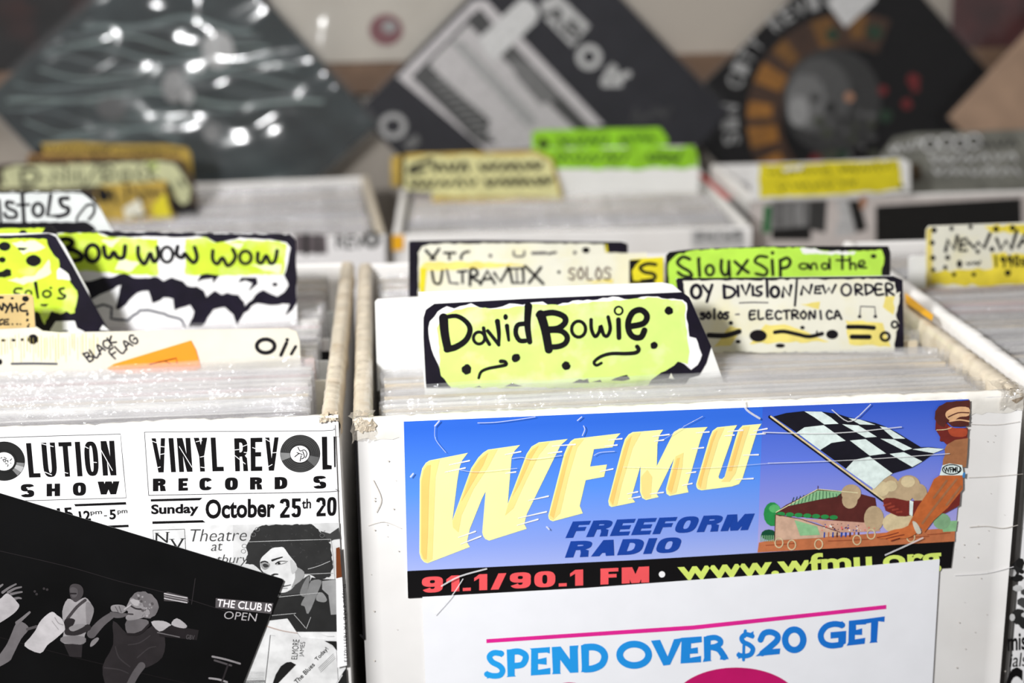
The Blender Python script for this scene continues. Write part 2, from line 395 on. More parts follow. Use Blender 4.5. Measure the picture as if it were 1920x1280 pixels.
def table(label, x0, x1, y0, y1, top):
    t = thing('display_table', label, 'table', ((x0 + x1) / 2, (y0 + y1) / 2, -1.08)); o = t.location.copy()
    slab('table_top', x0, x1, y0, y1, top - 0.03, top, WOOD, t, o, 0.004)
    for lx in (x0 + .03, x1 - .09):
        for ly in (y0 + .03, y1 - .08): slab('leg', lx, lx + 0.06, ly, ly + 0.06, -1.08, top - 0.03, WOOD, t, o, 0.004)
table('wooden table under the front row of record crates', -1.0, 1.4, -0.03, 0.50, TABZ)
table('lower wooden table under the back row of record crates', -1.0, 1.4, 0.52, 1.125, TABZ2)

# ------------------------------------------------------------------ crates
def sweep(path, prof, closed_prof=False):
    """sweep a 2D profile (side, height) along a path of (point, side vector)"""
    v, f = [], []; n = len(prof)
    for p, sd, k in path:
        for a, z in k(prof): v.append(p + sd * a + Vector((0, 0, z)))
    for i in range(len(path) - 1):
        for j in range(n if closed_prof else n - 1):
            q = (j + 1) % n
            f.append((i * n + j, i * n + q, (i + 1) * n + q, (i + 1) * n + j))
    if closed_prof:
        f.append(tuple(range(n))); f.append(tuple(reversed([(len(path) - 1) * n + j for j in range(n)])))
    return v, f
def panel(name, A, B, t, z0, z1, m, parent, wave=0.0008, seed=0, mtop=None):
    """upright corrugated panel from A to B: rounded worn top edge, faint bulge"""
    A, B = Vector(A), Vector(B); d = (B - A).normalized(); sd = Vector((-d.y, d.x, 0)); N = 36
    prof = [(0, z0), (0, z0 + (z1 - z0) * .5), (0, z1 - t * .45), (t * .15, z1 - t * .14), (t * .5, z1), (t * .85, z1 - t * .14), (t, z1 - t * .45), (t, z0 + (z1 - z0) * .5), (t, z0)]
    path = []
    for i in range(N + 1):
        u = i / N; p = A.lerp(B, u)
        e = noise.noise(Vector((u * 9 + seed * 7.3, seed, 0))) * wave * math.sin(math.pi * u) ** .5
        e2 = noise.noise(Vector((u * 5 + seed * 3.3, seed, 4))) * wave * math.sin(math.pi * u) ** .5
        path.append((p, sd, (lambda pr, e=e, e2=e2: [(a + (e2 if z > z1 - .02 else 0), z + (e if z > z1 - .02 else 0)) for a, z in pr])))
    v, f = sweep(path, prof, True)
    mats = [m] + ([mtop] if mtop else []); mi = None
    if mtop: mi = [1 if (k < N * 9 and 3 <= k % 9 <= 4) else 0 for k in range(len(f))]
    return mesh_obj(name, v, f, mats, mi, parent, True)
def edge_tape(parent, A, B, t, z1, m=None, seed=0, drop=0.012, name='edge_tape', over=0.0009):
    A, B = Vector(A), Vector(B); d = (B - A).normalized(); sd = Vector((-d.y, d.x, 0)); N = 110; r = random.Random(seed)
    prof = [(-over, z1 - drop), (-over, z1 - .003), (t * .12, z1 + over), (t * .5, z1 + over * 1.2), (t * .88, z1 + over), (t + over, z1 - .003), (t + over, z1 - drop)]
    path = []
    for i in range(N + 1):
        u = i / N; p = A.lerp(B, u)
        j = [(r.uniform(-.0004, .0004) + .0008 * noise.noise(Vector((u * 12, k * .6, seed))), r.uniform(-.0003, .0003) + .0009 * noise.noise(Vector((u * 9, k * .4, seed + 9)))) for k in range(7)]
        if i % 9 == 0: j = [(a, b - .0005) for a, b in j]
        path.append((p, sd, (lambda pr, j=j: [(a + q[0] * (0 if 0 < n_ < 6 else 1), z + q[1] * (1 if 1 < n_ < 5 else 3)) for n_, ((a, z), q) in enumerate(zip(pr, j))])))
    v, f = sweep(path, prof)
    o = mesh_obj(name, v, f, [m or TAPE], None, parent, True)
    return o
def crumple(parent, name, c, sx, sy, sz, m, seed, n=12):
    """wrinkled patch of tape wrapped over a corner"""
    v, f = [], []; c = Vector(c)
    for i in range(n + 1):
        for j in range(n + 1):
            a, b = (i / n - .5) * 2, (j / n - .5) * 2
            p = Vector((a * sx, min(b, 0) * 0 + max(b, 0) * sy - .0012, -max(-b, 0) * sz + .0012))
            q = noise.noise_vector(Vector((a * 2.6 + seed, b * 2.6, seed * 1.7)))
            v.append(c + p + Vector((q.x * .002, -abs(q.y) * .0016, q.z * .0022)))
    for i in range(n):
        for j in range(n): k = i * (n + 1) + j; f.append((k, k + 1, k + n + 2, k + n + 1))
    return mesh_obj(name, v, f, [m], None, parent, False)

class Crate:
    def __init__(s, label, A, B, ztop, depth, ts=.008, tf=.005, tape=True, seed=0, group=None, mats=None, table=TABZ):
        A = Vector((A[0], A[1], 0)); B = Vector((B[0], B[1], 0)); s.w = (B - A).length; s.yaw = math.atan2(B.y - A.y, B.x - A.x)
        s.u = (B - A).normalized(); s.d = Vector((-s.u.y, s.u.x, 0)); s.A = A; s.ztop = ztop; s.depth = depth; s.ts, s.tf = ts, tf
        s.z0 = table + .001; s.floor = s.z0 + .0115
        ob = s.ob = thing('record_crate', label, 'crate', (A.x, A.y, s.z0), group, (0, 0, s.yaw)); s.inv = Matrix.Rotation(0, 4, 'Z')
        bpy.context.view_layer.update()
        H = ztop - s.z0; w, D = s.w, depth; m = mats or CARD
        s.front = panel('front_panel', (0, 0, 0), (w, 0, 0), tf, 0, H, m, ob, .0006, seed)
        panel('back_panel', (0, D - tf, 0), (w, D - tf, 0), tf, 0, H, m, ob, .0006, seed + 1)
        panel('side_panel', (ts, tf + .0002, 0), (ts, D - tf - .0002, 0), ts, 0, H - .0004, m, ob, .0006, seed + 2, KRAFT)
        panel('side_panel', (w, tf + .0002, 0), (w, D - tf - .0002, 0), ts, 0, H - .0004, m, ob, .0006, seed + 3, KRAFT)
        slab('bottom_panel', ts, w - ts, tf, D - tf, 0, .0112, CARDIN, ob)
    def P(s, x, y, z=0): return s.A + s.u * x + s.d * y + Vector((0, 0, z))
    def loc(s, p):
        q = Vector((p.x, p.y, 0)) - s.A; return Vector((q.dot(s.u), q.dot(s.d), p.z - s.z0))
    def art(s, frame=(0, 0, 1), h=0.0006): return Art(s.A - s.d * h, -s.d, frame)

# ------------------------------------------------------------------ records
JM = [mat('jacket_white', (224, 222, 218), 0.5), mat('jacket_grey', (186, 182, 180), 0.5), mat('jacket_cream', (214, 200, 176), 0.5), mat('jacket_dark', (96, 88, 86), 0.5), mat('jacket_pink', (206, 180, 176), 0.5)]
def jacket_mesh(m, h=.3125, w=.3125, t=.0032):
    """folded card jacket: two boards meeting in a spine and a bottom fold, a slit left along the top with the inner sleeve showing"""
    v, f = [], []; x0, x1 = -w / 2, w / 2
    def bx(xa, xb, ya, yb, za, zb):
        b = len(v)
        v.extend((x, y, z) for x in (xa, xb) for y in (ya, yb) for z in (za, zb))
        f.extend(tuple(b + i for i in q) for q in [(0, 1, 3, 2), (4, 6, 7, 5), (0, 4, 5, 1), (2, 3, 7, 6), (0, 2, 6, 4), (1, 5, 7, 3)])
    bx(x0, x1, -t / 2, -t / 2 + .0007, 0, h); bx(x0, x1, t / 2 - .0007, t / 2, 0, h)
    bx(x0, x0 + .0007, -t / 2 + .0007, t / 2 - .0007, 0, h); bx(x0 + .0007, x1, -t / 2 + .0007, t / 2 - .0007, 0, .0007)
    n0 = len(f); bx(x0 + .002, x1 - .003, -.0006, .0006, .001, h - .0015)
    me = bpy.data.meshes.new('jacket'); me.from_pydata(v, [], f)
    me.materials.append(m); me.materials.append(JM[0]); me.polygons.foreach_set('material_index', [0] * n0 + [1] * (len(f) - n0)); return me
def sleeve_mesh(seed, h=.3185, w=.3165, t=.0042):
    """clear outer sleeve: front and back film, sealed sides, open lip that curls and crumples"""
    nx = 36; zr = [0, .15, .27, .298, .306, .310, .313, .3155, .3172, h]; v, f = [], []
    N = lambda x, y, z: noise.noise(Vector((x, y, z)))
    for sd in (-1, 1):
        for z in zr:
            for i in range(nx + 1):
                u = i / nx; x = -w / 2 + w * u; k = max(0, (z - .29) / (h - .29)); e = 1 + 3.2 * max(0, abs(u - .5) * 2 - .82) / .18
                a = N(u * 7, z * 40, seed * 3.1) * .0012 * k * e + N(u * 19, z * 70 + sd, seed * 3.1 + 20) * .0007 * k * e
                curl = (N(u * 1.8, seed * 5.3, sd * 1.7) * .0065 + N(u * 5, seed * 2.3, sd + 9) * .0025) * k ** 3
                edge = 0.25 if i in (0, nx) else 1
                zz = z + (N(u * 2.2, seed * 1.9, sd) * .0045 + N(u * 9, seed, sd + 4) * .0014 - .0015 * (i in (0, nx))) * k - abs(curl) * .4
                v.append((x, max(-.0029, min(.0029, sd * t / 2 * edge * (1 - .3 * k) + a + curl)), zz))
    R = len(zr) * (nx + 1)
    for s in (0, 1):
        for r in range(len(zr) - 1):
            for i in range(nx):
                q = s * R + r * (nx + 1) + i; fc = (q, q + 1, q + nx + 2, q + nx + 1); f.append(fc if s == 0 else fc[::-1])
    for r in range(len(zr) - 1):
        for i in (0, nx):
            q = r * (nx + 1) + i; f.append((q, q + nx + 1, R + q + nx + 1, R + q))
    me = bpy.data.meshes.new('plastic_sleeve'); me.from_pydata(v, [], f); me.materials.append(SLEEVE)
    me.polygons.foreach_set('use_smooth', [True] * len(f)); return me
JACK = [jacket_mesh(m) for m in JM]
SLV = [sleeve_mesh(i) for i in range(14)]
proto = bpy.data.objects.new('lp_record', None); proto.empty_display_size = .02
PJ = bpy.data.objects.new('jacket', JACK[0]); PS = bpy.data.objects.new('plastic_sleeve', SLV[0])
PSPOS = []
def record(crate, y, label, group, x=None, tilt=.012, weights=(6, 4, 2.5, 1.6, 1.2), rise=0, only=False):
    r = proto.copy(); COL.objects.link(r)
    p = crate.P((crate.w / 2 if x is None else x) + random.uniform(-.0012, .0012), y, 0); p.z = crate.floor + rise + random.uniform(0, .0025)
    r.location = p; r.rotation_euler = (-tilt + random.uniform(-.0004, .0004), 0, crate.yaw + random.uniform(-.0006, .0006))
    r['label'] = label; r['category'] = 'record'; r['group'] = group
    j = PJ.copy(); j.data = JACK[random.choices(range(5), weights)[0]]; COL.objects.link(j); j.parent = r; j.location = (0, 0, .0008)
    s = PS.copy(); s.data = SLV[random.randrange(14)]; COL.objects.link(s); s.parent = r
    return r
def fill(crate, y0, y1, label, group, pitch=.0066, **k):
    n = int((y1 - y0) / pitch)
    for i in range(n): record(crate, y0 + pitch * (i + .5), label, group, **k)

# ------------------------------------------------------------------ divider cards
class Card:
    """a divider standing among the records: plane through a base pixel, drawn outline, board carried down to the crate floor"""
    def __init__(s, crate, label, base=None, y=None, tilt=.012, zb=-.007, group=None, yaw=0, name='divider_card'):
        s.crate = crate
        if base: p = on_z(base[0], base[1], zb); y = crate.loc(p).y
        s.y = y
        p0 = crate.P(crate.w / 2, y, 0); p0.z = crate.floor + .0004
        s.p0 = p0; d = Matrix.Rotation(yaw, 3, 'Z') @ crate.d
        s.n = (-d * math.cos(tilt) + Vector((0, 0, 1)) * math.sin(tilt)).normalized()
        s.ob = thing(name, label, 'divider card', p0, group)
        bpy.context.view_layer.update()
    def art(s, frame=(0, 0, 1), h=0.0): return Art(s.p0 + s.n * h, s.n, frame)
    def board(s, pts, m, frame=(0, 0, 1), thick=.0012, medge=None, foot=True, inset=(.0125, .0125)):
        """pts: visible outline, first and last points are the lower left / lower right ones; the foot reaches the crate floor"""
        a = s.art(frame)
        a.board(pts, thick, m, medge)
        if foot:
            V = [s.crate.loc(v) for v in a.v[:len(pts)]]
            c = s.crate; H = c.ztop - c.z0; lo = min(min(v.z for v in V) + .003, H - .018)
            up3 = (Vector((0, 0, 1)) - s.n * s.n.z).normalized(); du = c.u
            ends = [v for v in a.v[:len(pts)]]; order = sorted(range(len(V)), key=lambda i: V[i].z)[:2]
            for i in order:                                   # carry the lower corners down to the foot
                dz = V[i].z - (lo - .003)
                if dz > 0:
                    for q_ in (i, i + len(pts)): a.v[q_] = a.v[q_] - up3 * (dz / up3.z)
            xa, xb = inset[0], c.w - inset[1]
            q = []
            base = c.P(0, s.y, 0); base.z = s.p0.z
            k = (lo - (s.p0.z - c.z0)) / up3.z
            for x, t in ((xa, 0), (xb, 0), (xb, k), (xa, k)): q.append(base + du * x + up3 * t)
            b = len(a.v); a.v += [p - s.n * .0001 for p in q] + [p - s.n * (thick - .0001) for p in q]; mi = a.mid(m)
            for f in ((0, 1, 2, 3), (7, 6, 5, 4), (0, 4, 5, 1), (1, 5, 6, 2), (2, 6, 7, 3), (3, 7, 4, 0)):
                a.f.append([b + i for i in f]); a.mi.append(mi)
        return a.build('board', s.ob)

# ================================================================== CRATES OF THE FRONT ROW
cR = Crate('white cardboard record crate with a blue and yellow radio sticker on its front', (0, 0), (.34, 0), 0, .335, seed=1)
for x in (0, .332): pass
lA, lB = on_z(0, 797, 0), on_z(634, 782, 0)
dl = Vector((math.cos(.010), -math.sin(.010), 0)); lL = lB - dl * .345
cL = Crate('white cardboard record crate covered in black and white concert flyers', lL, lB, 0, .335, seed=5)
cN = Crate('white cardboard record crate standing right of the radio sticker crate', (.3475, .006), (.690, .006), .002, .335, seed=9)

for c, sides in ((cR, (0, 1)), (cL, (1, 0)), (cN, (0, 1))):
    for k in sides:
        x = c.ts if k == 0 else c.w
        m = TAPE if not (c is cN and k == 0) else CARD
        edge_tape(c.ob, (x, .004, 0), (x, c.depth - .004, 0), c.ts, c.ztop - c.z0, m, seed=k * 7 + int(c.w * 1000))
    edge_tape(c.ob, (0.0, 0, 0), (c.w, 0, 0), c.tf, c.ztop - c.z0, CARD if c is not cR else mat('white_front_tape', (232, 228, 220), .3, .05, 90, .5, .2), 33, .010, over=.0005)
H0 = 0 - cR.z0
crumple(cR.ob, 'corner_tape', (.004, 0, H0), .006, .012, .012, CLEAR, 3)
crumple(cR.ob, 'corner_tape', (.005, 0, H0 - .0015), .005, .007, .005, TAPE, 5)
crumple(cR.ob, 'corner_tape', (.334, 0, H0), .007, .018, .010, CLEAR, 8)
crumple(cR.ob, 'corner_tape', (.336, 0.002, H0 - .001), .004, .008, .003, TAPE, 12)
crumple(cL.ob, 'corner_tape', (cL.w - .005, 0, H0 - .001), .004, .008, .002, TAPE, 17)

# --- grazes, stains and loose tape lines on the sticker crate's front
a = cR.art(h=.00075)
KR = mat('torn_brown_card', (150, 128, 100), .6, .2, 120)
STAIN = mat('pale_stain', (206, 199, 190), .5, .1, 120)
a.stroke([(666, 800), (672, 950), (683, 1197)], 4.5, BLACK, 1)
a.stroke([(683, 1197), (676, 1190)], 4, BLACK, 1)
a.build('printed_line', cR.ob); a = cR.art(h=.00075)
a.stroke([(1818, 988), (1850, 986), (1880, 990), (1908, 984)], 1.2, STAIN, 1)
a.stroke([(1815, 895), (1862, 893), (1918, 888)], .7, STAIN, 1)
a.stroke([(1820, 795), (1870, 796), (1912, 790)], .7, STAIN, 1)
a.stroke([(1790, 1078), (1850, 1074), (1900, 1062)], 1.2, PAPER, 1)
a.build('stain', cR.ob)['kind'] = 'stuff'; a = cR.art(h=.00075)
a.stroke([(700, 900), (715, 935), (706, 960)], 1.5, STAIN, 1)
a.stroke([(690, 985), (720, 978), (752, 990)], .8, STAIN, 1)
a.build('stain', cR.ob)['kind'] = 'stuff'; a = cR.art(h=.00075)
a.poly([(1896, 750), (1920, 742), (1917, 748), (1905, 756)], KR, 1)
for i in range(26):
    x, y = random.uniform(1790, 1885), random.uniform(770, 1260); a.dot(x, y, random.uniform(.5, 1.5), STAIN, L=1)
a.build('stain', cR.ob)['kind'] = 'stuff'; a = cR.art(h=.00075)
for i in range(14):
    x, y = random.uniform(690, 750), random.uniform(820, 1260); a.dot(x, y, random.uniform(.5, 1.6), STAIN, L=1)
a.build('stain', cR.ob)['kind'] = 'stuff'

# ================================================================== RADIO STICKER
SKY = ramp_mat('printed_blue_sky', [(0.05, (186, 194, 240)), (0.30, (140, 164, 238)), (0.60, (88, 146, 244)), (0.95, (48, 108, 222))])
SUNY = mat('printed_pale_yellow', (252, 250, 172), .35, .02)
SUNO = mat('printed_peach', (254, 226, 142), .35, .03)
SUNO2 = mat('printed_orange', (252, 206, 116), .35, .03)
NAVY = mat('printed_navy', (22, 66, 160), .35, .05)
CORAL = mat('printed_coral', (240, 88, 92), .35, .05)
YGRN = mat('printed_yellow_green', (214, 232, 112), .35, .05)
a = cR.art(h=.0010)
a.board([(757, 790), (1090, 776), (1440, 762), (1816, 748), (1800, 905), (1783, 1064), (1300, 1092), (765, 1121), (761, 955)], .0003, SKY, PAPER)
a.poly([(763.5, 1070), (1200, 1049), (1420, 1036), (1789, 1013), (1783, 1064), (1300, 1092), (765, 1121)], BLACK, 1)
SKY2 = ramp_mat('printed_violet_sky', [(0.10, (196, 184, 222)), (0.40, (150, 152, 226)), (0.70, (96, 122, 224)), (0.98, (52, 92, 206))])
a.poly([(1430, 762.6), (1816, 748), (1800, 905), (1789, 1013), (1420, 1036)], SKY2, 1)
W1 = (770, 780, 4.414); W2 = (1100, 780, 4.414)
def letters(fr, pts, insets, hi=()):
    a.fr = fr; a.poly(pts, SUNY, 2)
    for q in insets: a.poly(q, SUNO, 3)
    for q in hi: a.poly(q, SUNO2, 4)
letters(W1, [(72,1130),(75,520),(95,430),(125,385),(155,365),(473,302),(425,365),(405,420),(385,540),(345,862),(500,430),(560,340),(600,300),(640,275),(905,237),(860,285),(835,340),(820,520),(803,725),(960,310),(1000,250),(1060,215),(1300,187),(1240,240),(1190,340),(960,810),(940,890),(960,930),(650,1028),(618,1015),(600,990),(592,960),(620,622),(590,680),(490,930),(465,1040),(490,1080),(140,1215),(110,1205),(85,1175)],
 [[(80,1125),(83,520),(102,435),(130,392),(165,370),(240,355),(205,500),(190,900),(180,1180),(140,1207),(112,1196),(90,1170)],[(345,870),(505,430),(565,345),(640,282),(720,270),(640,420),(520,600),(420,820),(395,960),(350,920)],[(805,730),(965,310),(1005,255),(1065,222),(1150,210),(1060,320),(940,560),(850,760),(780,820)]],
 [[(86,1120),(88,540),(108,445),(135,405),(165,400),(150,600),(140,1000),(130,1180),(108,1180)],[(420,700),(512,440),(572,355),(640,300),(600,400),(480,600)],[(840,660),(970,320),(1010,270),(1060,240),(1000,340),(900,560)]])
letters(W2, [(-318,820),(-187,310),(-157,240),(-132,205),(-102,185),(280,140),(235,190),(215,255),(60,272),(28,415),(168,398),(143,500),(-8,528),(-58,740),(-32,802),(-280,868),(-302,860),(-314,845)],
 [[(-312,820),(-181,315),(-150,246),(-100,192),(-20,184),(-80,260),(-150,500),(-220,800),(-280,858),(-305,850)]], [[(-306,815),(-176,330),(-145,262),(-110,215),(-150,340),(-240,700),(-275,840)]])
letters(W2, [(178,700),(290,270),(315,190),(345,150),(380,130),(632,110),(600,160),(585,230),(580,410),(690,190),(720,130),(770,100),(1000,88),(965,130),(940,200),(830,580),(842,628),(685,658),(660,640),(655,600),(722,350),(600,600),(578,640),(595,668),(490,692),(458,675),(440,620),(445,410),(370,670),(402,710),(205,750),(185,738)],
 [[(184,700),(296,275),(322,196),(350,158),(390,137),(450,132),(380,260),(290,560),(250,735),(208,742)],[(448,500),(455,640),(480,682),(530,670),(540,500),(500,440)],[(662,600),(735,330),(800,300),(790,420),(740,630),(690,648)]], [[(190,690),(302,285),(330,205),(370,160),(330,300),(250,580),(215,730)],[(668,600),(745,345),(770,340),(730,520),(700,630)]])
letters(W2, [(905,560),(1015,180),(1040,120),(1080,90),(1245,72),(1215,120),(1195,200),(1090,500),(1097,515),(1120,518),(1140,500),(1235,170),(1255,110),(1290,75),(1445,62),(1415,110),(1395,170),(1290,510),(1260,560),(1200,580),(950,612),(920,603),(908,585)],
 [[(912,560),(1022,185),(1047,125),(1085,98),(1140,92),(1090,200),(1000,500),(985,600),(950,604),(920,592)],[(1140,505),(1242,175),(1262,118),(1295,84),(1350,80),(1310,200),(1230,470),(1180,540),(1110,540)]], [[(918,555),(1030,190),(1055,135),(1080,115),(1040,220),(960,500),(940,590)],[(1170,450),(1250,180),(1275,120),(1300,105),(1260,240),(1200,450)]])
a.fr = W1
for q in ([(320,400),(485,365)],[(285,460),(450,425)],[(780,315),(910,290)],[(785,470),(868,458)],[(1170,245),(1360,230)],[(1135,305),(1248,290)],[(975,695),(1138,658)],[(890,840),(1122,787)],[(880,900),(1052,850)],[(395,1000),(535,950)],[(415,1055),(580,990)]): a.stroke(q, (6, 13), PAPER, 5)
a.fr = W2
for q in ([(180,195),(290,183)],[(150,245),(250,235)],[(110,455),(215,433)],[(545,165),(680,148)],[(560,205),(635,193)],[(905,135),(1010,127)],[(870,268),(965,257)],[(820,470),(900,458)],[(790,570),(870,553)],[(525,640),(632,627)],[(335,640),(420,622)],[(345,680),(440,662)],[(1165,125),(1290,112)],[(1140,160),(1218,153)],[(1380,120),(1490,100)],[(1350,150),(1475,140)],[(1295,320),(1418,315)],[(1230,520),(1375,512)]): a.stroke(q, (6, 13), PAPER, 5)
a.fr = (0, 0, 1)
a.block('FREEFORM', ((1074, 977), (1415, 962), (1402, 993), (1060, 1008)), NAVY, 2, .36, .24, .12)
a.block('RADIO', ((1070, 1014), (1281, 1006), (1270, 1035), (1059, 1045)), NAVY, 2, .36, .24, .12)
a.block('91.1/90.1 FM', ((791, 1081), (1217, 1061), (1217, 1091), (791, 1111)), CORAL, 2, .38, .22, .16)
a.dot(1241, 1076, 6, PAPER)
a.text('www.wfmu.org', ((1269, 1051), (1764, 1023), (1765, 1073), (1273, 1098)), YGRN, 2, .03)
# --- the racing picture
def pm(n, c): return mat('printed_' + n, c, .38, .10, 300)
GRND = pm('clay', (190, 112, 72)); BRN = pm('dark_brown', (88, 38, 34)); LGR = pm('pale_green', (140, 190, 140)); GRN = pm('leaf_green', (40, 140, 72)); DGRN = pm('dark_green', (16, 78, 52))
WALLB = pm('stand_wall', (206, 170, 146)); PINK = pm('crowd_pink', (206, 160, 140)); SMK = pm('smoke', (188, 164, 130)); SMK2 = pm('smoke_light', (214, 196, 156)); SKIN = pm('skin_orange', (206, 112, 60)); SKIND = pm('skin_red', (116, 40, 34)); JKT = pm('jacket_tan', (164, 110, 74)); JKTO = pm('jacket_orange', (192, 102, 52)); HAIRP = pm('hair_brown', (86, 40, 34)); HIL = pm('hair_light', (226, 178, 134)); CHALK = pm('flag_white', (226, 240, 236)); FLK = pm('flag_black', (20, 18, 30)); POLE = pm('pole', (226, 206, 160)); LAV = pm('cloud_lavender', (176, 170, 222))
a.fr = (1420, 740, 3.764)
a.poly([(0, 1110), (10, 1040), (120, 1020), (450, 1000), (700, 985), (1395, 935), (1392, 1032), (700, 1072)], GRND, 2)
for x, y, w in ((60, 1060, 200), (500, 1030, 300), (950, 1010, 260), (1200, 985, 160)): a.stroke([(x, y), (x + w * .5, y - 6), (x + w, y - 14)], 7, pm('clay_dark', (150, 76, 46)), 3)
a.poly(jag(ell(105, 840, 62, 85, 14), 9, 30, 2), GRN, 3); a.poly(jag(ell(80, 985, 55, 38, 12), 8, 20, 4), DGRN, 3)
a.poly(jag(ell(120, 800, 40, 30, 10), 7, 18, 5), pm('tree_light', (86, 176, 104)), 4)
for i in range(8): a.stroke([(22 + i * 13, 1030), (22 + i * 13, 990)], 5, LGR, 4)
a.poly([(130, 825), (200, 775), (425, 662), (560, 672), (705, 690), (830, 725), (860, 905), (600, 890), (300, 860), (135, 842)], BRN, 3)
a.poly([(200, 785), (425, 672), (600, 682), (560, 715), (440, 735)], LGR, 4)
for i in range(15): a.stroke([(235 + i * 25, 775 - i * 4 - (abs(7 - i) < 4) * 8), (255 + i * 23, 720 - (i if i < 9 else 18 - i) * 5)], 4, DGRN, 5)
a.stroke([(130, 825), (425, 662), (705, 688)], 5, pm('roof_line', (232, 226, 180)), 5, False)
a.stroke([(425, 662), (425, 640)], 4, BRN, 5, False)
for i in range(7): a.poly(ell(165 + i * 62, 838 + i * 4, 30, 16, 10), GRN, 4)
a.poly([(280, 868), (850, 905), (865, 960), (560, 970), (420, 900)], PINK, 4)
for i in range(40): a.dot(random.uniform(440, 840), random.uniform(905, 955), random.uniform(3, 6), random.choice([BRN, CHALK, NAVY, CORAL]), L=5)
a.poly([(125, 842), (300, 872), (560, 960), (600, 985), (450, 1005), (120, 1025)], WALLB, 4)
a.poly([(260, 880), (420, 925), (440, 985), (300, 990)], LGR, 5); a.stroke([(130, 842), (300, 872), (580, 965)], 5, BRN, 5, False); a.stroke([(126, 845), (120, 1025)], 5, BRN, 5, False)
for i in range(9): a.stroke([(470 + i * 30, 1000 - i), (472 + i * 30, 970)], 10, random.choice([BRN, NAVY, GRND]), 5)
a.poly([(1300, 930), (1330, 890), (1410, 885), (1400, 960), (1310, 965)], LGR, 3); a.poly(ell(1300, 890, 62, 58, 14), pm('bush', (130, 170, 130)), 3)
for x, y, rx, ry, k in ((660, 690, 70, 62, 0), (650, 740, 55, 60, 0), (820, 870, 70, 90, 0), (1000, 900, 120, 80, 1), (905, 650, 98, 90, 0), (870, 660, 60, 55, 1), (1065, 635, 82, 72, 0), (1060, 610, 50, 40, 1), (1140, 690, 56, 66, 0), (1010, 700, 90, 60, 0), (940, 640, 44, 40, 1)):
    a.poly(jag(ell(x, y, rx, ry, 18), 6, 22, x), SMK2 if k else SMK, 5 + k)
for x, y in ((150, 1040), (240, 1055), (430, 1050), (700, 1020), (800, 980), (1080, 1000)): a.ring(x, y, 28, 34, 8, SMK2, 6, 12)
a.poly([(110,150),(200,125),(320,112),(450,115),(560,130),(640,155),(720,170),(830,195),(900,220),(980,260),(1060,310),(1150,365),(1230,366),(1315,378),(1240,410),(1170,462),(1090,510),(950,550),(890,590),(820,660),(440,385),(270,260)], FLK, 7)
for q in ([(330,113),(450,115),(515,155),(570,200),(470,205),(400,155)],[(640,160),(720,170),(830,208),(720,205)],[(860,218),(910,225),(1040,305),(960,305)],[(275,262),(330,225),(465,210),(620,320),(520,335),(440,385)],[(595,203),(710,212),(840,292),(760,298)],[(865,305),(960,310),(1090,375),(1030,390)],[(650,318),(760,308),(905,410),(790,425)],[(1090,380),(1200,368),(1315,378),(1240,408)],[(930,412),(1030,400),(1160,465),(1090,505)],[(620,520),(680,455),(790,432),(950,550),(890,590),(820,660)]): a.poly(q, CHALK, 8)
a.stroke([(86, 152), (880, 738)], 24, FLK, 8, False); a.stroke([(92, 148), (884, 732)], 12, POLE, 9, False)
a.poly([(880,738),(905,722),(960,722),(1050,742),(1180,740),(1310,690),(1432,640),(1422,775),(1320,830),(1150,830),(1040,852),(985,850),(900,812)], SKIND, 9)
for i in range(4): a.stroke([(890 + i * 30, 775 + i * 16), (935 + i * 26, 760 + i * 20)], 14, pm('knuckle', (150, 62, 48)), 10)
a.poly([(1070, 738), (1097, 748), (1090, 850), (1068, 840)], CHALK, 10)
a.poly([(1330,350),(1352,330),(1390,311),(1440,303),(1482,298),(1476,420),(1468,505),(1300,505),(1306,450),(1320,415),(1316,380)], JKT, 10)
a.poly([(1285,560),(1445,560),(1446,660),(1340,790),(1240,880),(1175,965),(1120,905),(1060,915),(1130,780),(1200,680),(1240,590)], JKTO, 10)
for q in ([(1400, 590), (1280, 740), (1160, 900)], [(1330, 600), (1240, 720)], [(1430, 640), (1330, 770)]): a.stroke(q, 16, JKT, 11)
a.poly([(1300, 492), (1350, 478), (1440, 490), (1450, 562), (1280, 562)], CHALK, 11); a.ring(1366, 520, 66, 34, 7, BLACK, 12); a.text('WFMU', ((1305, 505), (1428, 500), (1424, 540), (1312, 544)), BLACK, 12, .03)
a.poly([(1445, 545), (1462, 540), (1458, 580), (1440, 575)], pm('band_blue', (60, 130, 190)), 12)
a.soft([(835,1002),(900,968),(960,945),(1020,935),(1090,908),(1125,960),(1060,1002),(985,1010),(940,1027),(905,1010)], SKIN, 11)
for q in ([(840, 1000), (920, 985), (990, 965)], [(905, 1008), (980, 990), (1030, 980)], [(940, 1022), (1000, 1004)]): a.stroke(q, 6, SKIND, 12)
a.soft([(1088, 888), (1120, 898), (1152, 962), (1118, 970)], pm('silver', (206, 200, 184)), 12)
a.poly([(1255,160),(1290,195),(1330,195),(1362,228),(1482,228),(1476,300),(1390,312),(1330,346),(1305,322),(1282,322),(1284,292),(1262,255),(1250,240)], SKIND, 11)
a.soft([(1340, 220), (1400, 230), (1470, 235), (1465, 285), (1390, 290), (1350, 270)], pm('neck_red', (176, 74, 46)), 12)
a.poly(jag([(1245,165),(1250,110),(1275,75),(1330,45),(1400,38),(1494,32),(1488,212),(1420,218),(1365,215),(1330,185),(1312,222),(1290,215),(1268,200)], 4, 30, 6), HAIRP, 12)
a.soft([(1330, 110), (1400, 80), (1485, 85), (1485, 140), (1420, 150), (1370, 180), (1325, 150)], HIL, 13); a.stroke([(1340, 150), (1410, 120), (1486, 120)], 8, HAIRP, 14); a.stroke([(1350, 180), (1420, 170), (1486, 180)], 10, HIL, 14)
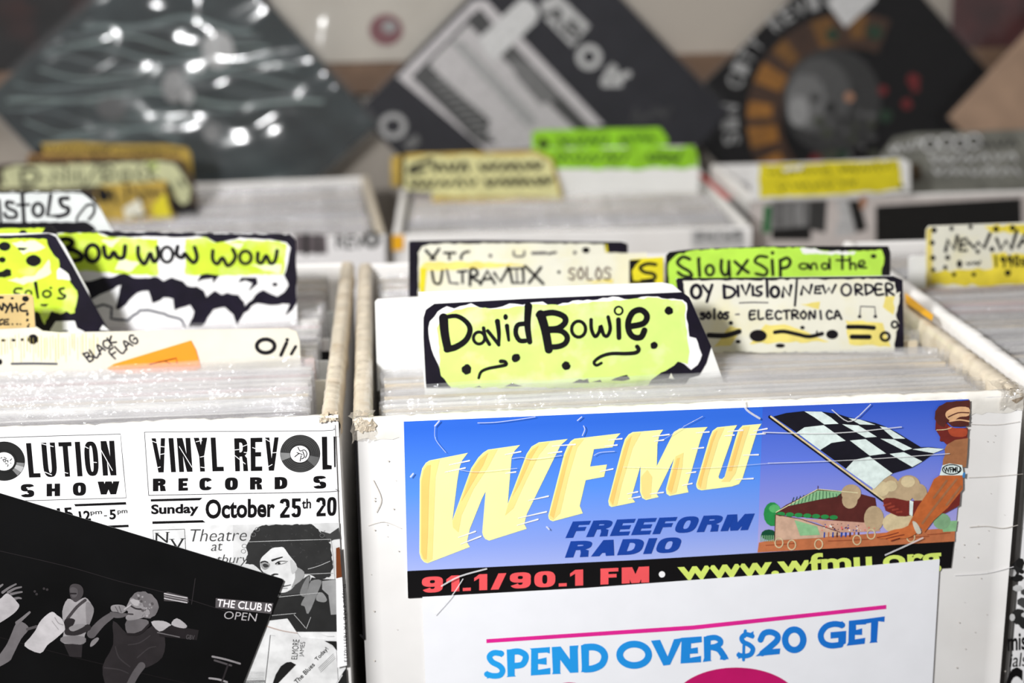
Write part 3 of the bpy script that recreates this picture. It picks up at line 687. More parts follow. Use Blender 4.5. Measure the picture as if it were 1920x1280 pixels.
a.stroke([(1258, 242), (1320, 238), (1362, 225)], 5, POLE, 13)
a.build('radio_sticker', cR.ob)['label'] = 'blue bumper sticker with yellow radio call letters and a chequered flag'

# --- wrinkles in the clear tape over the sticker: painted white highlight streaks and scratches
a = cR.art(h=.0030); GL = film('tape_glint_scratch', .35, .6, .05, (250, 250, 252), .6, 300)
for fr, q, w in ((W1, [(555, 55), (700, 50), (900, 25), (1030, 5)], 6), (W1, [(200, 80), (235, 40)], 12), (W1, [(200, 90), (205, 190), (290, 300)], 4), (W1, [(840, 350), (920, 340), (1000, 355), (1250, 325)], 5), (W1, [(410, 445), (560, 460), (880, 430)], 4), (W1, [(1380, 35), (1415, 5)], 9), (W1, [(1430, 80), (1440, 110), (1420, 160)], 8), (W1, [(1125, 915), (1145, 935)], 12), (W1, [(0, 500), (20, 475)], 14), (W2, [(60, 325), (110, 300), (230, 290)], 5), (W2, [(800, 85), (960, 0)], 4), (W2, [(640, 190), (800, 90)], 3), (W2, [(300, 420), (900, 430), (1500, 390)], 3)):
    a = cR.art(fr, .0030); a.stroke(q, w, GL, 1); a.build('tape_glint_scratch', cR.ob)
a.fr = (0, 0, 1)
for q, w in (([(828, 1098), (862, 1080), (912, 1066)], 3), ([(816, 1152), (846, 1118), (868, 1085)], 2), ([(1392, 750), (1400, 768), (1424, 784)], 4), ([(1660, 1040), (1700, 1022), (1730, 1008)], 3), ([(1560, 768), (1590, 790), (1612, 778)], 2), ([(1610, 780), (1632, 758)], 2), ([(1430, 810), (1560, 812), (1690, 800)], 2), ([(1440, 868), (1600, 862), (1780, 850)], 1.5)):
    a = cR.art(h=.0030); a.stroke(q, w, GL, 1); a.build('tape_glint_scratch', cR.ob)

# ================================================================== SALE SIGN
MAG = mat('printed_magenta', (224, 36, 146), .4, .06); MAGD = mat('printed_dark_magenta', (190, 16, 100), .4, .06)
CY = ramp_mat('printed_cyan_to_blue', [(0.1, (34, 164, 238)), (0.9, (14, 104, 204))], 'X', .4)
a = cR.art(h=.0016)
a.board([(792, 1119), (1100, 1102), (1450, 1076), (1762, 1048), (1745, 1340), (800, 1345)], .0002, mat('sale_sign_paper', (238, 239, 244), .45, .015))
S1 = (900, 1130, 4.8); S2 = (1280, 1120, 4.8)
a.poly([(912, 1197.7), (1300, 1172), (1661.7, 1133.5), (1661.7, 1141), (1300, 1180), (912, 1205)], MAG, 1)
a.fr = S1
a.stroke([(192,455),(125,448),(85,482),(110,530),(175,565),(203,605),(180,648),(115,655),(62,640)], 52, CY, 1)
a.poly([(192,425),(196,490),(165,470),(160,425)], CY, 1); a.poly([(62,605),(62,680),(95,672),(95,640)], CY, 1)
a.poly([(240,418),(312,414),(312,650),(323,660),(240,666),(248,650)], CY, 1); a.stroke([(290,440),(350,436),(405,465),(408,510),(375,555),(300,565)], 56, CY, 1)
a.poly([(447,408),(628,395),(628,455),(600,445),(522,450),(522,505),(598,488),(600,555),(522,548),(522,600),(633,582),(633,640),(457,652),(460,420)], CY, 1)
a.poly([(645,395),(725,390),(808,505),(805,385),(885,380),(880,420),(885,625),(810,628),(722,510),(722,625),(728,637),(648,640),(655,620)], CY, 1)
a.stroke([(945,398),(1030,396),(1095,425),(1122,480),(1095,550),(1020,588),(945,595)], 62, CY, 1); a.poly([(908,378),(980,374),(980,615),(908,622),(916,600)], CY, 1)
a.ring(1387, 465, 130, 96, 62, CY, 1, 40)
a.poly([(1538,338),(1620,330),(1688,480),(1745,325),(1825,312),(1710,555),(1650,563)], CY, 1)
a.fr = S2
a.poly([(-15,360),(170,347),(172,400),(75,412),(75,455),(135,445),(138,500),(65,505),(65,540),(165,522),(165,580),(-20,592),(-12,400)], CY, 1)
a.poly([(188,350),(252,343),(252,560),(262,568),(180,578),(192,540)], CY, 1); a.stroke([(225,365),(290,358),(335,380),(335,415),(290,440),(245,448)], 50, CY, 1); a.stroke([(270,445),(325,465),(360,510),(372,535)], 56, CY, 1); a.poly([(340,520),(395,510),(415,553),(335,558)], CY, 1)
a.stroke([(625,345),(570,330),(532,358),(545,398),(600,425),(632,462),(610,510),(555,525),(505,515)], 44, CY, 1); a.poly([(605,318),(637,300),(635,372),(615,350)], CY, 1); a.poly([(498,485),(525,500),(520,545),(497,550)], CY, 1)
a.stroke([(563, 298), (556, 350)], 28, CY, 1); a.stroke([(550, 430), (547, 560)], 26, CY, 1)
a.stroke([(700,378),(730,322),(790,308),(848,335),(850,380),(800,430),(715,500)], 54, CY, 1); a.poly([(655,527),(720,468),(878,455),(872,507)], CY, 1)
a.ring(1003, 378, 82, 92, 58, CY, 1, 36)
a.stroke([(1435,245),(1360,236),(1285,262),(1242,330),(1262,400),(1330,430),(1420,422)], 54, CY, 1); a.poly([(1400,222),(1440,210),(1436,278),(1410,270)], CY, 1); a.poly([(1330,310),(1472,298),(1468,410),(1430,432),(1400,425),(1400,362),(1330,368)], CY, 1)
a.poly([(1495,207),(1660,190),(1650,240),(1560,245),(1560,290),(1615,275),(1615,335),(1550,335),(1550,375),(1643,360),(1638,415),(1475,433),(1490,400)], CY, 1)
a.poly([(1635,192),(1818,168),(1815,218),(1760,212),(1748,390),(1754,402),(1680,408),(1690,390),(1695,225),(1640,235)], CY, 1)
a.poly([(480 + 575 * math.cos(math.pi + math.pi * i / 40), 960 + 332 * math.sin(math.pi + math.pi * i / 40)) for i in range(41)], MAGD, 1)
a.fr = S1
a.poly([(805 + 150 * math.cos(math.pi + math.pi * i / 20), 800 + 86 * math.sin(math.pi + math.pi * i / 20)) for i in range(21)], MAGD, 1)
a.build('sale_sign', cR.ob)['label'] = 'white sale sign with blue capitals under a magenta line'

# ================================================================== FLYERS ON THE LEFT CRATE
V3 = (260, 790, 5.053); V4 = (0, 800, 6.4); V1 = (0, 780, 2.56); P5 = (440, 970, 6.095); E6 = (440, 1130, 8.532); G7 = (0, 1060, 5.818)
a = cL.art(V3, h=.0012)
a.fr = (0, 0, 1)
a.board([(238, 806), (628, 796), (636, 1000), (646, 1200), (652, 1340), (262, 1350), (252, 1060)], .0002, PAPER)
a.fr = V3
a.stroke([(55, 100), (900, 92), (1760, 86), (1850, 62)], 5, BLACK, 1); a.stroke([(55, 100), (95, 698)], 5, BLACK, 1); a.stroke([(95, 698), (900, 682), (1800, 665), (1868, 640)], 6, BLACK, 1)
a.block('VINYL', ((122, 158), (790, 150), (806, 468), (150, 482)), BLACK, 1, .36, .13, .26)
a.block('REV', ((905, 158), (1325, 148), (1318, 463), (915, 470)), BLACK, 1, .36, .13, .22)
a.poly([(1735, 143), (1784, 142), (1787, 408), (1828, 415), (1828, 450), (1742, 455)], BLACK, 1); a.poly([(1846, 140), (1862, 140), (1866, 430), (1852, 432)], BLACK, 1)
a.poly(ell(1530, 303, 190, 178, 48), grey(48), 1)
for r_ in (.93, .84, .75, .66, .58): a.ring(1530, 303, 190 * r_, 178 * r_, 3, grey(86), 2, 40)
a.poly([(1530, 303)] + [(1530 + 186 * math.cos(t), 303 + 174 * math.sin(t)) for t in (2.75, 2.9, 3.05, 3.2)], grey(130), 2); a.poly([(1530, 303)] + [(1530 + 186 * math.cos(t), 303 + 174 * math.sin(t)) for t in (.2, .4, .6, .75)], grey(96), 2)
a.poly(ell(1527, 305, 95, 84, 28), BLACK, 3); a.poly(ell(1527, 305, 90, 80, 28), PAPER, 4)
for q in ([(1510, 240), (1530, 275), (1570, 265), (1595, 300), (1580, 340)], [(1480, 330), (1520, 300), (1550, 310)], [(1540, 320), (1530, 370)], [(1500, 290), (1525, 300)], [(1555, 280), (1570, 330), (1545, 350)]): a.stroke(q, 8, BLACK, 5)
for q in ([(130, 185), (185, 205)], [(205, 310), (262, 300)], [(170, 440), (205, 428)], [(385, 235), (505, 430)], [(545, 190), (600, 178)], [(585, 335), (650, 320)], [(590, 430), (655, 440)], [(905, 268), (955, 262)], [(985, 235), (1045, 212)], [(910, 320), (1010, 400)], [(1080, 245), (1160, 275)], [(1195, 160), (1245, 190)], [(1265, 295), (1325, 290)], [(1230, 425), (1265, 405)], [(210, 235), (260, 240)], [(1000, 290), (1045, 295)]): a.stroke(q, 7, PAPER, 2)
for ch, x0, x1, y0, y1 in (('R',135,257,540,660),('E',377,466,537,655),('C',575,698,533,652),('O',817,940,530,650),('R',1055,1170,528,644),('D',1288,1408,525,640),('S',1655,1776,515,636)): a.block(ch, ((x0, y0), (x1, y0 - 3), (x1, y1 - 3), (x0, y1)), BLACK, 1, .42 if ch != 'W' else .40, .24)
a.poly([(115, 735), (605, 721), (578, 745), (115, 757)], BLACK, 1); a.poly([(130, 945), (605, 933), (634, 955), (130, 969)], BLACK, 1)
a.text('Sunday', ((118, 785), (568, 775), (566, 892), (120, 905)), BLACK, 1, .035)
a.text('October', ((632, 737), (1292, 724), (1290, 905), (635, 922)), BLACK, 1, .03); a.block('25', ((1335, 730), (1540, 726), (1535, 905), (1340, 912)), BLACK, 1, .36, .17, .16)
a.text('th', ((1545, 732), (1634, 725), (1632, 822), (1548, 826)), BLACK, 1, .02); a.block('20', ((1680, 720), (1876, 712), (1872, 890), (1685, 898)), BLACK, 1, .36, .17, .16)
a.fr = V1
a.poly([(735, 528), (1180, 518), (1628, 510), (1665, 1330), (760, 1330)], grey(226), 1)
a.stroke([(740, 640), (734, 546), (886, 541), (892, 650)], 3, BLACK, 2, False)
a.text('N', ((747, 560), (808, 556), (806, 606), (746, 610)), grey(40), 2, .0); a.text('V', ((818, 590), (884, 586), (884, 640), (818, 642)), grey(40), 2, .0)
a.stroke([(744, 560), (764, 560)], 3, grey(40), 2); a.stroke([(796, 556), (814, 556)], 3, grey(40), 2); a.stroke([(812, 590), (836, 589)], 3, grey(40), 2); a.stroke([(868, 587), (890, 586)], 3, grey(40), 2)
GT = grey(66)
a.text('Theatre', ((916, 541), (1192, 538), (1180, 596), (902, 600)), GT, 4, -.012); a.text('at', ((1020, 610), (1070, 606), (1064, 642), (1012, 645)), GT, 4, -.012); a.text('tbury', ((1048, 662), (1196, 660), (1180, 716), (1032, 718)), GT, 4, -.012)
a.fr = P5
a.poly([(-20, 80), (1195, 55), (1230, 1290), (-20, 1290)], grey(208), 2)
HR = grey(44)
a.poly([(980, 150), (1090, 180), (1190, 110), (1205, 240), (1130, 250), (1040, 300)], grey(60), 3)
a.poly(jag([(128,330),(180,240),(205,165),(270,105),(340,85),(600,78),(880,72),(955,130),(1045,225),(1098,300),(1112,480),(1130,560),(1080,680),(960,700),(860,650),(700,640),(330,640),(250,560),(200,530),(120,525),(150,420)], 9, 26, 7), HR, 3)
for i in range(40):
    x, y = random.uniform(180, 1080), random.uniform(110, 560); a.stroke([(x, y), (x + random.uniform(-20, 20), y + random.uniform(-18, 18)), (x + random.uniform(-30, 30), y + random.uniform(-20, 20))], 4, grey(70), 4)
for x, y in ((215, 190), (110, 320), (100, 380), (1000, 200), (260, 130)): a.ring(x, y, 26, 22, 5, grey(110), 4, 12)
a.soft([(325,435),(370,395),(430,345),(500,335),(560,338),(620,420),(700,520),(720,575),(795,615),(770,700),(680,770),(620,830),(560,852),(500,842),(540,760),(560,715),(330,620),(292,520),(300,470)], grey(216), 5)
a.soft([(705,560),(795,615),(772,700),(680,770),(650,790),(690,690),(690,620)], grey(150), 6); a.soft([(640,470),(700,530),(715,580),(660,640),(640,560)], grey(190), 6)
a.soft([(295,500),(340,490),(400,520),(395,560),(350,590),(310,570)], grey(150), 6); a.soft([(320,530),(355,520),(392,545),(368,562),(338,560)], grey(56), 7)
a.stroke([(430,482),(480,464),(545,444)], (24, 12), grey(30), 7); a.stroke([(300,508),(340,492),(378,505)], 14, grey(34), 7)
a.stroke([(468,522),(500,497),(545,490),(605,494)], (12, 6), grey(30), 7); a.dot(506, 514, 16, grey(30), 13, L=8); a.stroke([(478,530),(530,525),(590,505)], 6, grey(120), 7)
a.stroke([(425,655),(455,640),(492,640)], (22, 14), grey(40), 7); a.stroke([(555,778),(590,772),(640,760)], (14, 8), grey(60), 7); a.stroke([(540,800),(600,800)], 10, grey(150), 7)
a.soft([(790,690),(860,655),(850,760),(800,870),(560,900),(500,850),(620,835),(690,770)], grey(60), 4)
CT = grey(38)
a.poly([(470,910),(560,880),(800,860),(880,680),(1010,700),(1170,700),(1185,1300),(340,1300),(400,1160),(430,1050)], CT, 4)
a.soft([(800,720),(856,668),(830,850),(800,900),(745,860)], grey(120), 5); a.soft([(872,720),(992,715),(950,850),(842,1095),(800,1010),(758,985),(828,850)], grey(128), 5)
a.poly([(1000,720),(1165,700),(1172,1100),(1100,1105),(1072,880),(1000,815)], grey(150), 5); a.soft([(945,870),(1000,850),(1055,930),(1020,962),(935,940)], grey(140), 5)
for q in ([(150,270),(600,255),(1090,240)],[(800,640),(1120,625)],[(500,900),(980,850)],[(680,1100),(760,1190),(810,1250)],[(870,1130),(820,1260)],[(840,580),(960,545),(1090,490)],[(1098,240),(1120,450),(1140,690)],[(430,1110),(700,1085)]): a.stroke(q, 5, grey(200), 8)
a.fr = E6
a.poly([(545,275),(845,240),(960,410),(1050,540),(1440,570),(1625,740),(1660,1330),(100,1330)], grey(218), 6)
a.stroke([(340,290),(520,360),(760,430),(1000,470)], (26, 12), mat('tape_strip', (178, 160, 152), .3), 9)
a.stroke([(572,505),(530,900),(488,1270)], 10, grey(40), 7); a.poly([(590,1330),(660,1130),(740,1000),(830,938),(900,930),(985,975),(640,1330)], grey(24), 7)
a.text('ELMORE', ((905,890),(935,570),(1040,575),(1000,892)), grey(40), 7, .0); a.text('JAMES', ((1030,850),(1055,612),(1156,610),(1108,846)), grey(40), 7, .0)
a.text('The Blues', ((945,1235),(1236,935),(1290,985),(995,1290)), grey(30), 7, .015); a.text('Today!', ((1272,880),(1452,690),(1520,735),(1335,935)), grey(30), 7, .015)
for i in range(4): a.stroke([(1340 + i * 12, 1030 + i * 22), (1580 + i * 10, 800 + i * 24)], 8, grey(150), 7)
for i in range(8): a.stroke([(250 - i * 12, 1095 + i * 24), (478, 1098 + i * 22)], 5 + (i > 5) * 10, grey(60 if i > 3 else 150), 7)
a.stroke([(570, 505), (650, 515)], 5, grey(160), 7)
a.poly([(1432,595),(1625,600),(1640,752),(1560,660)], grey(24), 8); a.stroke([(1395,490),(1480,515),(1580,518)], 12, grey(216), 8)
a.poly([(1590,1330),(1700,1150),(1780,1030),(1800,1330)], grey(30), 8); a.stroke([(1620,1300),(1720,1140)], 14, grey(220), 9)
a.build('concert_flyer', cL.ob)['label'] = 'black and white record show flyer with a portrait of a person with curly hair'

a = cL.art(V4, h=.0009)
a.board([(-1900, 60), (1540, 30), (1600, 1300), (1650, 3300), (-1900, 3300)], .0002, PAPER)
a.stroke([(-600, 148), (500, 112), (1445, 85), (1480, 480), (1515, 850), (900, 868), (-600, 910)], 8, grey(60), 1, False)
a.poly(ell(50, 410, 250, 236, 44), grey(30), 1); a.poly([(50, 410)] + [(50 + 245 * math.cos(t), 410 + 230 * math.sin(t)) for t in (.1, .35, .6, .85)], grey(120), 2); a.poly([(50, 410)] + [(50 + 247 * math.cos(t), 410 + 232 * math.sin(t)) for t in (.3, .45, .6)], grey(170), 3)
a.poly(ell(50, 410, 150, 135, 28), grey(30), 4); a.poly(ell(50, 410, 126, 110, 28), grey(214), 5)
for i in range(14):
    t, r_ = random.uniform(0, 6.28), random.uniform(20, 90); x, y = 60 + r_ * math.cos(t), 400 + r_ * .8 * math.sin(t); a.stroke([(x, y), (x + random.uniform(-30, 30), y + random.uniform(-25, 25))], 9, grey(70), 6)
a.block('LUTION', ((312, 195), (1370, 165), (1398, 580), (350, 607)), BLACK, 1, .37, .12, .26)
for q in ([(500, 200), (640, 235)], [(540, 540), (620, 575)], [(980, 215), (1060, 255)], [(1090, 420), (1160, 425)], [(1210, 270), (1350, 520)], [(740, 535), (815, 555)]): a.stroke(q, 9, PAPER, 2)
for ch, x0, x1, y0, y1 in (('S',250,410,686,846),('H',560,720,682,832),('O',874,1032,668,826),('W',1172,1432,655,810)): a.block(ch, ((x0, y0), (x1, y0 - 4), (x1, y1 - 4), (x0, y1)), BLACK, 1, .40, .24)
a.poly([(890, 925), (1510, 900), (1515, 930), (905, 952)], BLACK, 1); a.poly([(1100, 1190), (1540, 1172), (1545, 1200), (1100, 1218)], BLACK, 1)
a.text('15', ((680, 975), (862, 962), (885, 1105), (700, 1115)), BLACK, 1, .03); a.text('12', ((940, 1010), (1078, 1000), (1092, 1120), (960, 1128)), BLACK, 1, .03); a.text('pm', ((1082, 1015), (1224, 1005), (1226, 1062), (1090, 1068)), grey(60), 1, .02)
a.stroke([(1252, 1066), (1280, 1065)], 12, BLACK, 1); a.text('5', ((1310, 992), (1388, 988), (1392, 1108), (1316, 1112)), BLACK, 1, .03); a.text('pm', ((1408, 1002), (1528, 994), (1530, 1050), (1412, 1056)), grey(60), 1, .02)
a.build('concert_flyer', cL.ob)['label'] = 'black and white record show flyer partly hidden by a dark band photograph'

# --- the band photograph
a = cL.art(V1, h=.0032)
a.board([(-640, 175), (0, 370), (700, 582), (1352, 780), (1362, 790), (1240, 1100), (1130, 1380), (-640, 1380)], .0004, mat('dark_photo', (8, 8, 9), .35, .3, 30, .25), grey(90))
a.fr = G7
def gp(v): return grey(int(v * .86), 4)
a.stroke([(-400, -250), (700, 0), (1300, 170), (1900, 320), (2600, 540)], 7, gp(34), 1); a.stroke([(-300, 700), (900, 1020), (2200, 1320)], 6, gp(22), 1)
a.poly([(700,860),(900,850),(890,1000),(760,990)], gp(40), 1)
a.soft([(680,500),(740,360),(830,390),(930,345),(1000,420),(1025,500),(965,670),(925,760),(912,850),(790,852),(680,835),(700,700)], gp(168), 2); a.soft([(940,400),(1000,420),(1025,500),(960,670),(940,560)], gp(140), 3); a.soft([(690,770),(915,770),(912,850),(680,835)], gp(130), 3)
a.soft([(758,250),(780,205),(830,195),(885,215),(912,270),(895,340),(830,395),(790,370),(768,330)], gp(66), 3); a.soft([(765,255),(800,230),(850,260),(840,330),(790,340)], gp(84), 4); a.stroke([(765,300),(830,300)], 16, gp(30), 5)
a.stroke([(930,372),(840,445),(735,575)], 30, gp(66), 4); a.soft([(700,610),(740,570),(820,590),(760,700),(720,740)], gp(36), 4); a.stroke([(740,720),(840,720),(960,670)], 70, gp(44), 4); a.soft([(755,670),(860,630),(930,650),(800,712)], gp(150), 5)
a.soft([(1235,600),(1390,742),(1500,730),(1625,680),(1700,640),(1800,790),(1770,1000),(1600,1110),(1500,1120),(1400,1330),(1180,1330),(1120,1100),(1235,860)], gp(40), 2)
for q in ([(1260,880),(1300,1000),(1420,1100)],[(1500,1000),(1620,900),(1700,880)],[(1400,860),(1520,840),(1640,760)],[(1140,1110),(1300,1130),(1400,1170)]): a.stroke(q, 14, gp(58), 3)
a.stroke([(1545,1090),(1480,1180),(1400,1330)], (84, 76), gp(92), 3); a.stroke([(1210,545),(1110,620),(1000,740)], (70, 100), gp(96), 3); a.soft([(985,880),(1000,820),(1060,780),(1080,800),(1030,860)], gp(140), 3)
a.soft([(1385,590),(1600,585),(1612,655),(1510,720),(1390,732)], gp(104), 4); a.stroke([(1390,742),(1520,736),(1625,640)], 26, gp(30), 5)
a.soft([(1372,560),(1400,500),(1372,470),(1402,400),(1440,335),(1530,360),(1580,470),(1600,540),(1500,580),(1400,592)], gp(150), 5); a.soft([(1420,370),(1500,360),(1530,420),(1470,430)], gp(190), 6); a.stroke([(1425,430),(1480,462),(1540,470)], 18, gp(50), 6); a.stroke([(1390,520),(1450,525)], 16, gp(60), 6)
a.poly(jag([(1430,345),(1480,290),(1560,275),(1640,300),(1715,375),(1735,450),(1700,530),(1640,570),(1570,560),(1600,480),(1560,420),(1530,370)], 9, 24, 3), gp(118), 6)
for i in range(26): a.dot(random.uniform(1500, 1700), random.uniform(300, 540), random.uniform(8, 16), gp(random.choice([84, 150, 168])), L=7)
a.soft([(1590,480),(1625,470),(1640,520),(1600,530)], gp(150), 8)
a.soft([(1212,440),(1260,420),(1350,428),(1385,470),(1340,512),(1280,500),(1222,490)], gp(150), 6); a.soft([(1200,500),(1290,510),(1400,520),(1340,560),(1240,560)], gp(96), 5); a.stroke([(1360,470),(1430,420)], 16, gp(190), 7)
for q in ([(1260,440),(1290,495)],[(1300,435),(1325,500)]): a.stroke(q, 6, gp(80), 7)
a.soft([(-60,330),(0,360),(70,300),(130,330),(185,390),(212,440),(150,520),(0,620),(-60,640)], gp(190), 3)
for q in ([(30,290),(100,240),(175,200)],[(90,290),(160,250),(232,232)],[(120,310),(180,295),(240,285)],[(160,360),(200,350),(230,355)],[(-20,240),(30,205)]): a.stroke(q, (30, 18), gp(120), 2)
a.soft([(270,870),(330,780),(390,700),(430,620),(490,550),(570,498),(625,535),(685,585),(712,680),(690,720),(600,800),(520,860),(440,950)], gp(206), 5); a.stroke([(600,560),(640,620),(690,640)], 9, gp(160), 6); a.stroke([(570,600),(640,690)], 8, gp(170), 6)
a.soft([(-60,1050),(60,880),(110,780),(180,620),(240,610),(300,650),(310,700),(230,800),(140,980),(100,1040),(-60,1120)], gp(116), 3); a.stroke([(190,620),(250,570),(325,505)], (44, 24), gp(120), 4); a.stroke([(300,690),(400,660)], 30, gp(84), 4)
for x, y in ((380, 280), (400, 310), (480, 250), (515, 260)): a.dot(x, y, 14, gp(50), L=1)
a.poly([(1785,300),(1830,285),(2050,340),(2060,400),(1790,385)], gp(70), 1)
for i, yy in enumerate((310, 335, 362)): a.stroke([(1795, yy - 8), (1900, yy + 14), (2040, yy + 40)], 12, gp(210 if i != 1 else 150), 2)
a.soft([(1650,610),(1780,600),(1865,640),(1840,660),(1740,715)], gp(190), 3); a.soft([(1870,640),(1930,570),(2040,650),(2000,680)], gp(180), 3); a.poly([(1740,720),(1880,650),(2170,700),(2150,810),(1740,770)], gp(30), 2); a.stroke([(1720,725),(1960,775)], 10, gp(120), 4)
a.stroke([(2130, 140), (2090, 420)], 6, gp(50), 1)
a.fr = V1
a.poly([(1036, 872), (1312, 897), (1302, 948), (1034, 918)], gp(96), 1)
LITP = mat('lit_neon_print', (246, 240, 242), .3)
a.text('THE CLUB IS', ((1046, 876), (1306, 900), (1300, 938), (1040, 912)), LITP, 2, .012); a.text('OPEN', ((1080, 934), (1236, 946), (1228, 984), (1073, 970)), gp(206), 2, -.008)
a.text('GBV', ((895, 1046), (935, 1050), (933, 1072), (893, 1068)), gp(90), 3, 0)
for q, v in (([(1020,1152),(1080,1165),(1152,1186)],150),([(1005,1256),(1050,1262),(1090,1275)],160),([(1030,1170),(1110,1195)],80),([(1095,1190),(1060,1290)],40)): a.stroke(q, 9, gp(v), 2)
a.build('band_photo', cL.ob)['label'] = 'dark photograph of a band on stage, singer at the microphone'

# --- address label and tape at the crate's right edge
a = cL.art((0, 0, 1), h=.0036)
a.board([(630, 1084), (641.5, 1082), (646, 1160), (650.5, 1247), (632.5, 1251)], .0002, PAPER)
a.text('Sheppard AFB TX 76311-0213', ((648.5, 1094), (651.5, 1240), (643.5, 1241), (640.5, 1095)), BLACK, 1, 0)
a.poly([(630, 1027), (637, 1025), (641, 1081), (630.5, 1084)], mat('brown_label_end', (122, 62, 28), .4, .2), 1)
a.build('address_label', cL.ob)

# ================================================================== DIVIDER CARDS, STICKER CRATE
B1 = (780, 540, 3.2); B2 = (80, 430, 3.84); B3 = (1230, 450, 4); B4 = (760, 440, 3.84); B5 = (0, 420, 4.571); C4 = (0, 380, 2.6667); C7 = (0, 240, 4.8); K2 = (600, 0, 2.6667); K6 = (1270, 240, 2.954); NW = (1680, 400, 3.367)

k1 = Card(cR, 'neon yellow divider lettered with a two-word name, frontmost in the sticker crate', (1060, 724))
k1.board([(798, 735), (784, 548), (1020, 538), (1243, 530), (1262, 534), (1295, 562), (1330, 640), (1370, 728)], WHITEC)
a = k1.art(B1, .0004)
a.board([(62,600),(58,560),(45,300),(45,180),(60,130),(110,95),(650,65),(1200,42),(1600,25),(1640,55),(1700,190),(1772,350),(1742,450),(1700,522),(1640,540),(1600,600)], .0003, INKV)
a.poly(jag([(85,330),(75,270),(82,200),(130,140),(185,108),(230,122),(330,90),(380,115),(480,118),(560,92),(640,100),(700,85),(760,80),(800,105),(850,100),(940,75),(1060,72),(1180,50),(1250,65),(1420,50),(1600,70),(1625,90),(1622,180),(1640,290),(1680,300),(1700,360),(1716,400),(1690,460),(1650,490),(1610,455),(1570,435),(1520,475),(1470,500),(1410,545),(1370,600),(210,600),(200,575),(150,520),(135,460),(105,400)], 5, 30, 3), PAPER, 1)
a.poly(jag([(135,330),(125,240),(150,170),(240,128),(340,112),(470,124),(640,108),(700,96),(860,104),(1060,80),(1250,70),(1420,56),(1595,76),(1615,100),(1615,190),(1625,290),(1640,380),(1630,455),(1570,440),(1520,480),(1470,505),(1410,550),(1380,598),(215,598),(150,525),(140,460)], 5, 26, 5), NEON, 2)
D = INK
a.stroke([(165,178),(172,270),(190,362)], (46, 40), D, 3); a.stroke([(160,178),(240,166),(300,200),(324,248),(300,310),(240,352),(185,366)], (20, 34), D, 3)
a.ring(378, 298, 34, 36, 16, D, 3); a.stroke([(405,238),(415,290),(440,336)], 18, D, 3)
a.stroke([(430,255),(470,305),(496,338)], 18, D, 3); a.stroke([(488,198),(497,270),(496,342)], (26, 14), D, 3)
a.stroke([(545,225),(556,312)], (22, 14), D, 3); a.dot(537, 172, 14, D, 18, 3)
a.stroke([(652,212),(608,222),(598,270),(620,312),(655,315)], 24, D, 3); a.stroke([(674,108),(668,220),(682,322)], (38, 26), D, 3)
a.stroke([(748,158),(775,250),(796,368)], (46, 40), D, 3); a.stroke([(735,160),(820,146),(888,170),(893,208),(850,240),(790,246)], 30, D, 3); a.stroke([(800,252),(870,256),(906,290),(895,330),(850,350),(790,352)], 28, D, 3)
a.ring(975, 245, 42, 48, 17, D, 3)
a.stroke([(1050,188),(1052,245),(1074,290),(1098,262),(1108,225),(1125,278),(1148,285),(1165,240),(1152,172)], 18, D, 3)
a.stroke([(1214,188),(1217,296)], 24, D, 3); a.ring(1215, 134, 24, 24, 10, D, 3)
a.stroke([(1290,228),(1365,210),(1385,165),(1350,130),(1300,145),(1272,205),(1280,265),(1310,294),(1350,292),(1370,252)], 30, D, 3)
for x, y, r_ in ((303,487,31),(598,417,26),(900,465,26),(1427,343,22),(1517,135,25)): a.dot(x, y, r_, D, L=3, seed=x)
a.stroke([(376,538),(390,502),(430,482),(500,468),(540,458),(532,440),(508,438)], (14, 20), D, 3); a.stroke([(1112,448),(1082,462),(1068,442),(1108,410),(1170,392),(1260,392),(1318,386),(1336,368),(1326,350)], (14, 22), D, 3)
for q in ([(935,568),(980,545),(1005,550),(1030,542),(1038,568)],[(1055,562),(1105,548),(1115,562)],[(1170,552),(1195,538),(1225,528),(1265,518),(1284,545),(1240,556)],[(530,590),(575,568),(640,588)],[(350,592),(380,584),(395,595)]): a.poly(q, D, 3)
a.poly([(1515,540),(1530,508),(1548,545)], CREAM, 3)
a.build('label', k1.ob)

k1b = Card(cR, 'blank white divider showing left of the frontmost neon yellow one', y=k1.y + .045)
k1b.board([(704, 640), (703, 566), (708, 561), (800, 556), (1000, 552), (1005, 640)], WHITEC)

k2 = Card(cR, 'cream divider lettered with two band names over thick black bars and dots', (1500, 656))
k2.board(jag([(1300, 660), (1268, 523), (1675, 517), (1690, 525), (1694, 640), (1694, 662)], 0, 9), WHITEC)
a = k2.art(B3, .0004)
a.board([(230,840),(150,300),(165,285),(900,280),(1780,270),(1850,300),(1860,770),(1858,840)], .0003, INKV)
a.poly(jag([(260,840),(200,305),(700,300),(1700,290),(1790,315),(1800,400),(1832,385),(1812,500),(1798,560),(1822,620),(1800,690),(1786,780),(1786,840)], 6, 28, 4), CREAM, 1)
for q in ([(820,630),(1000,640),(1300,760),(880,770),(700,780)],[(1420,600),(1700,620),(1760,800),(1450,780)],[(560,640),(640,660),(560,790),(430,800)],[(1080,480),(1230,460),(1220,520)],[(1720,420),(1790,420),(1780,560),(1700,500)]): a.poly(jag(q, 8, 40, 9), mat('pale_yellow_wash', (246, 228, 128), .4, .1), 2)
D = INKV
a.ring(300, 385, 36, 48, 22, D, 3); a.stroke([(350,340),(392,392)], 18, D, 3); a.stroke([(420,335),(400,395),(380,460)], 18, D, 3)
a.stroke([(508,340),(512,430)], 20, D, 3); a.stroke([(510,345),(570,358),(592,392),(560,425),(515,432)], 18, D, 3); a.stroke([(612,345),(616,418)], 18, D, 3)
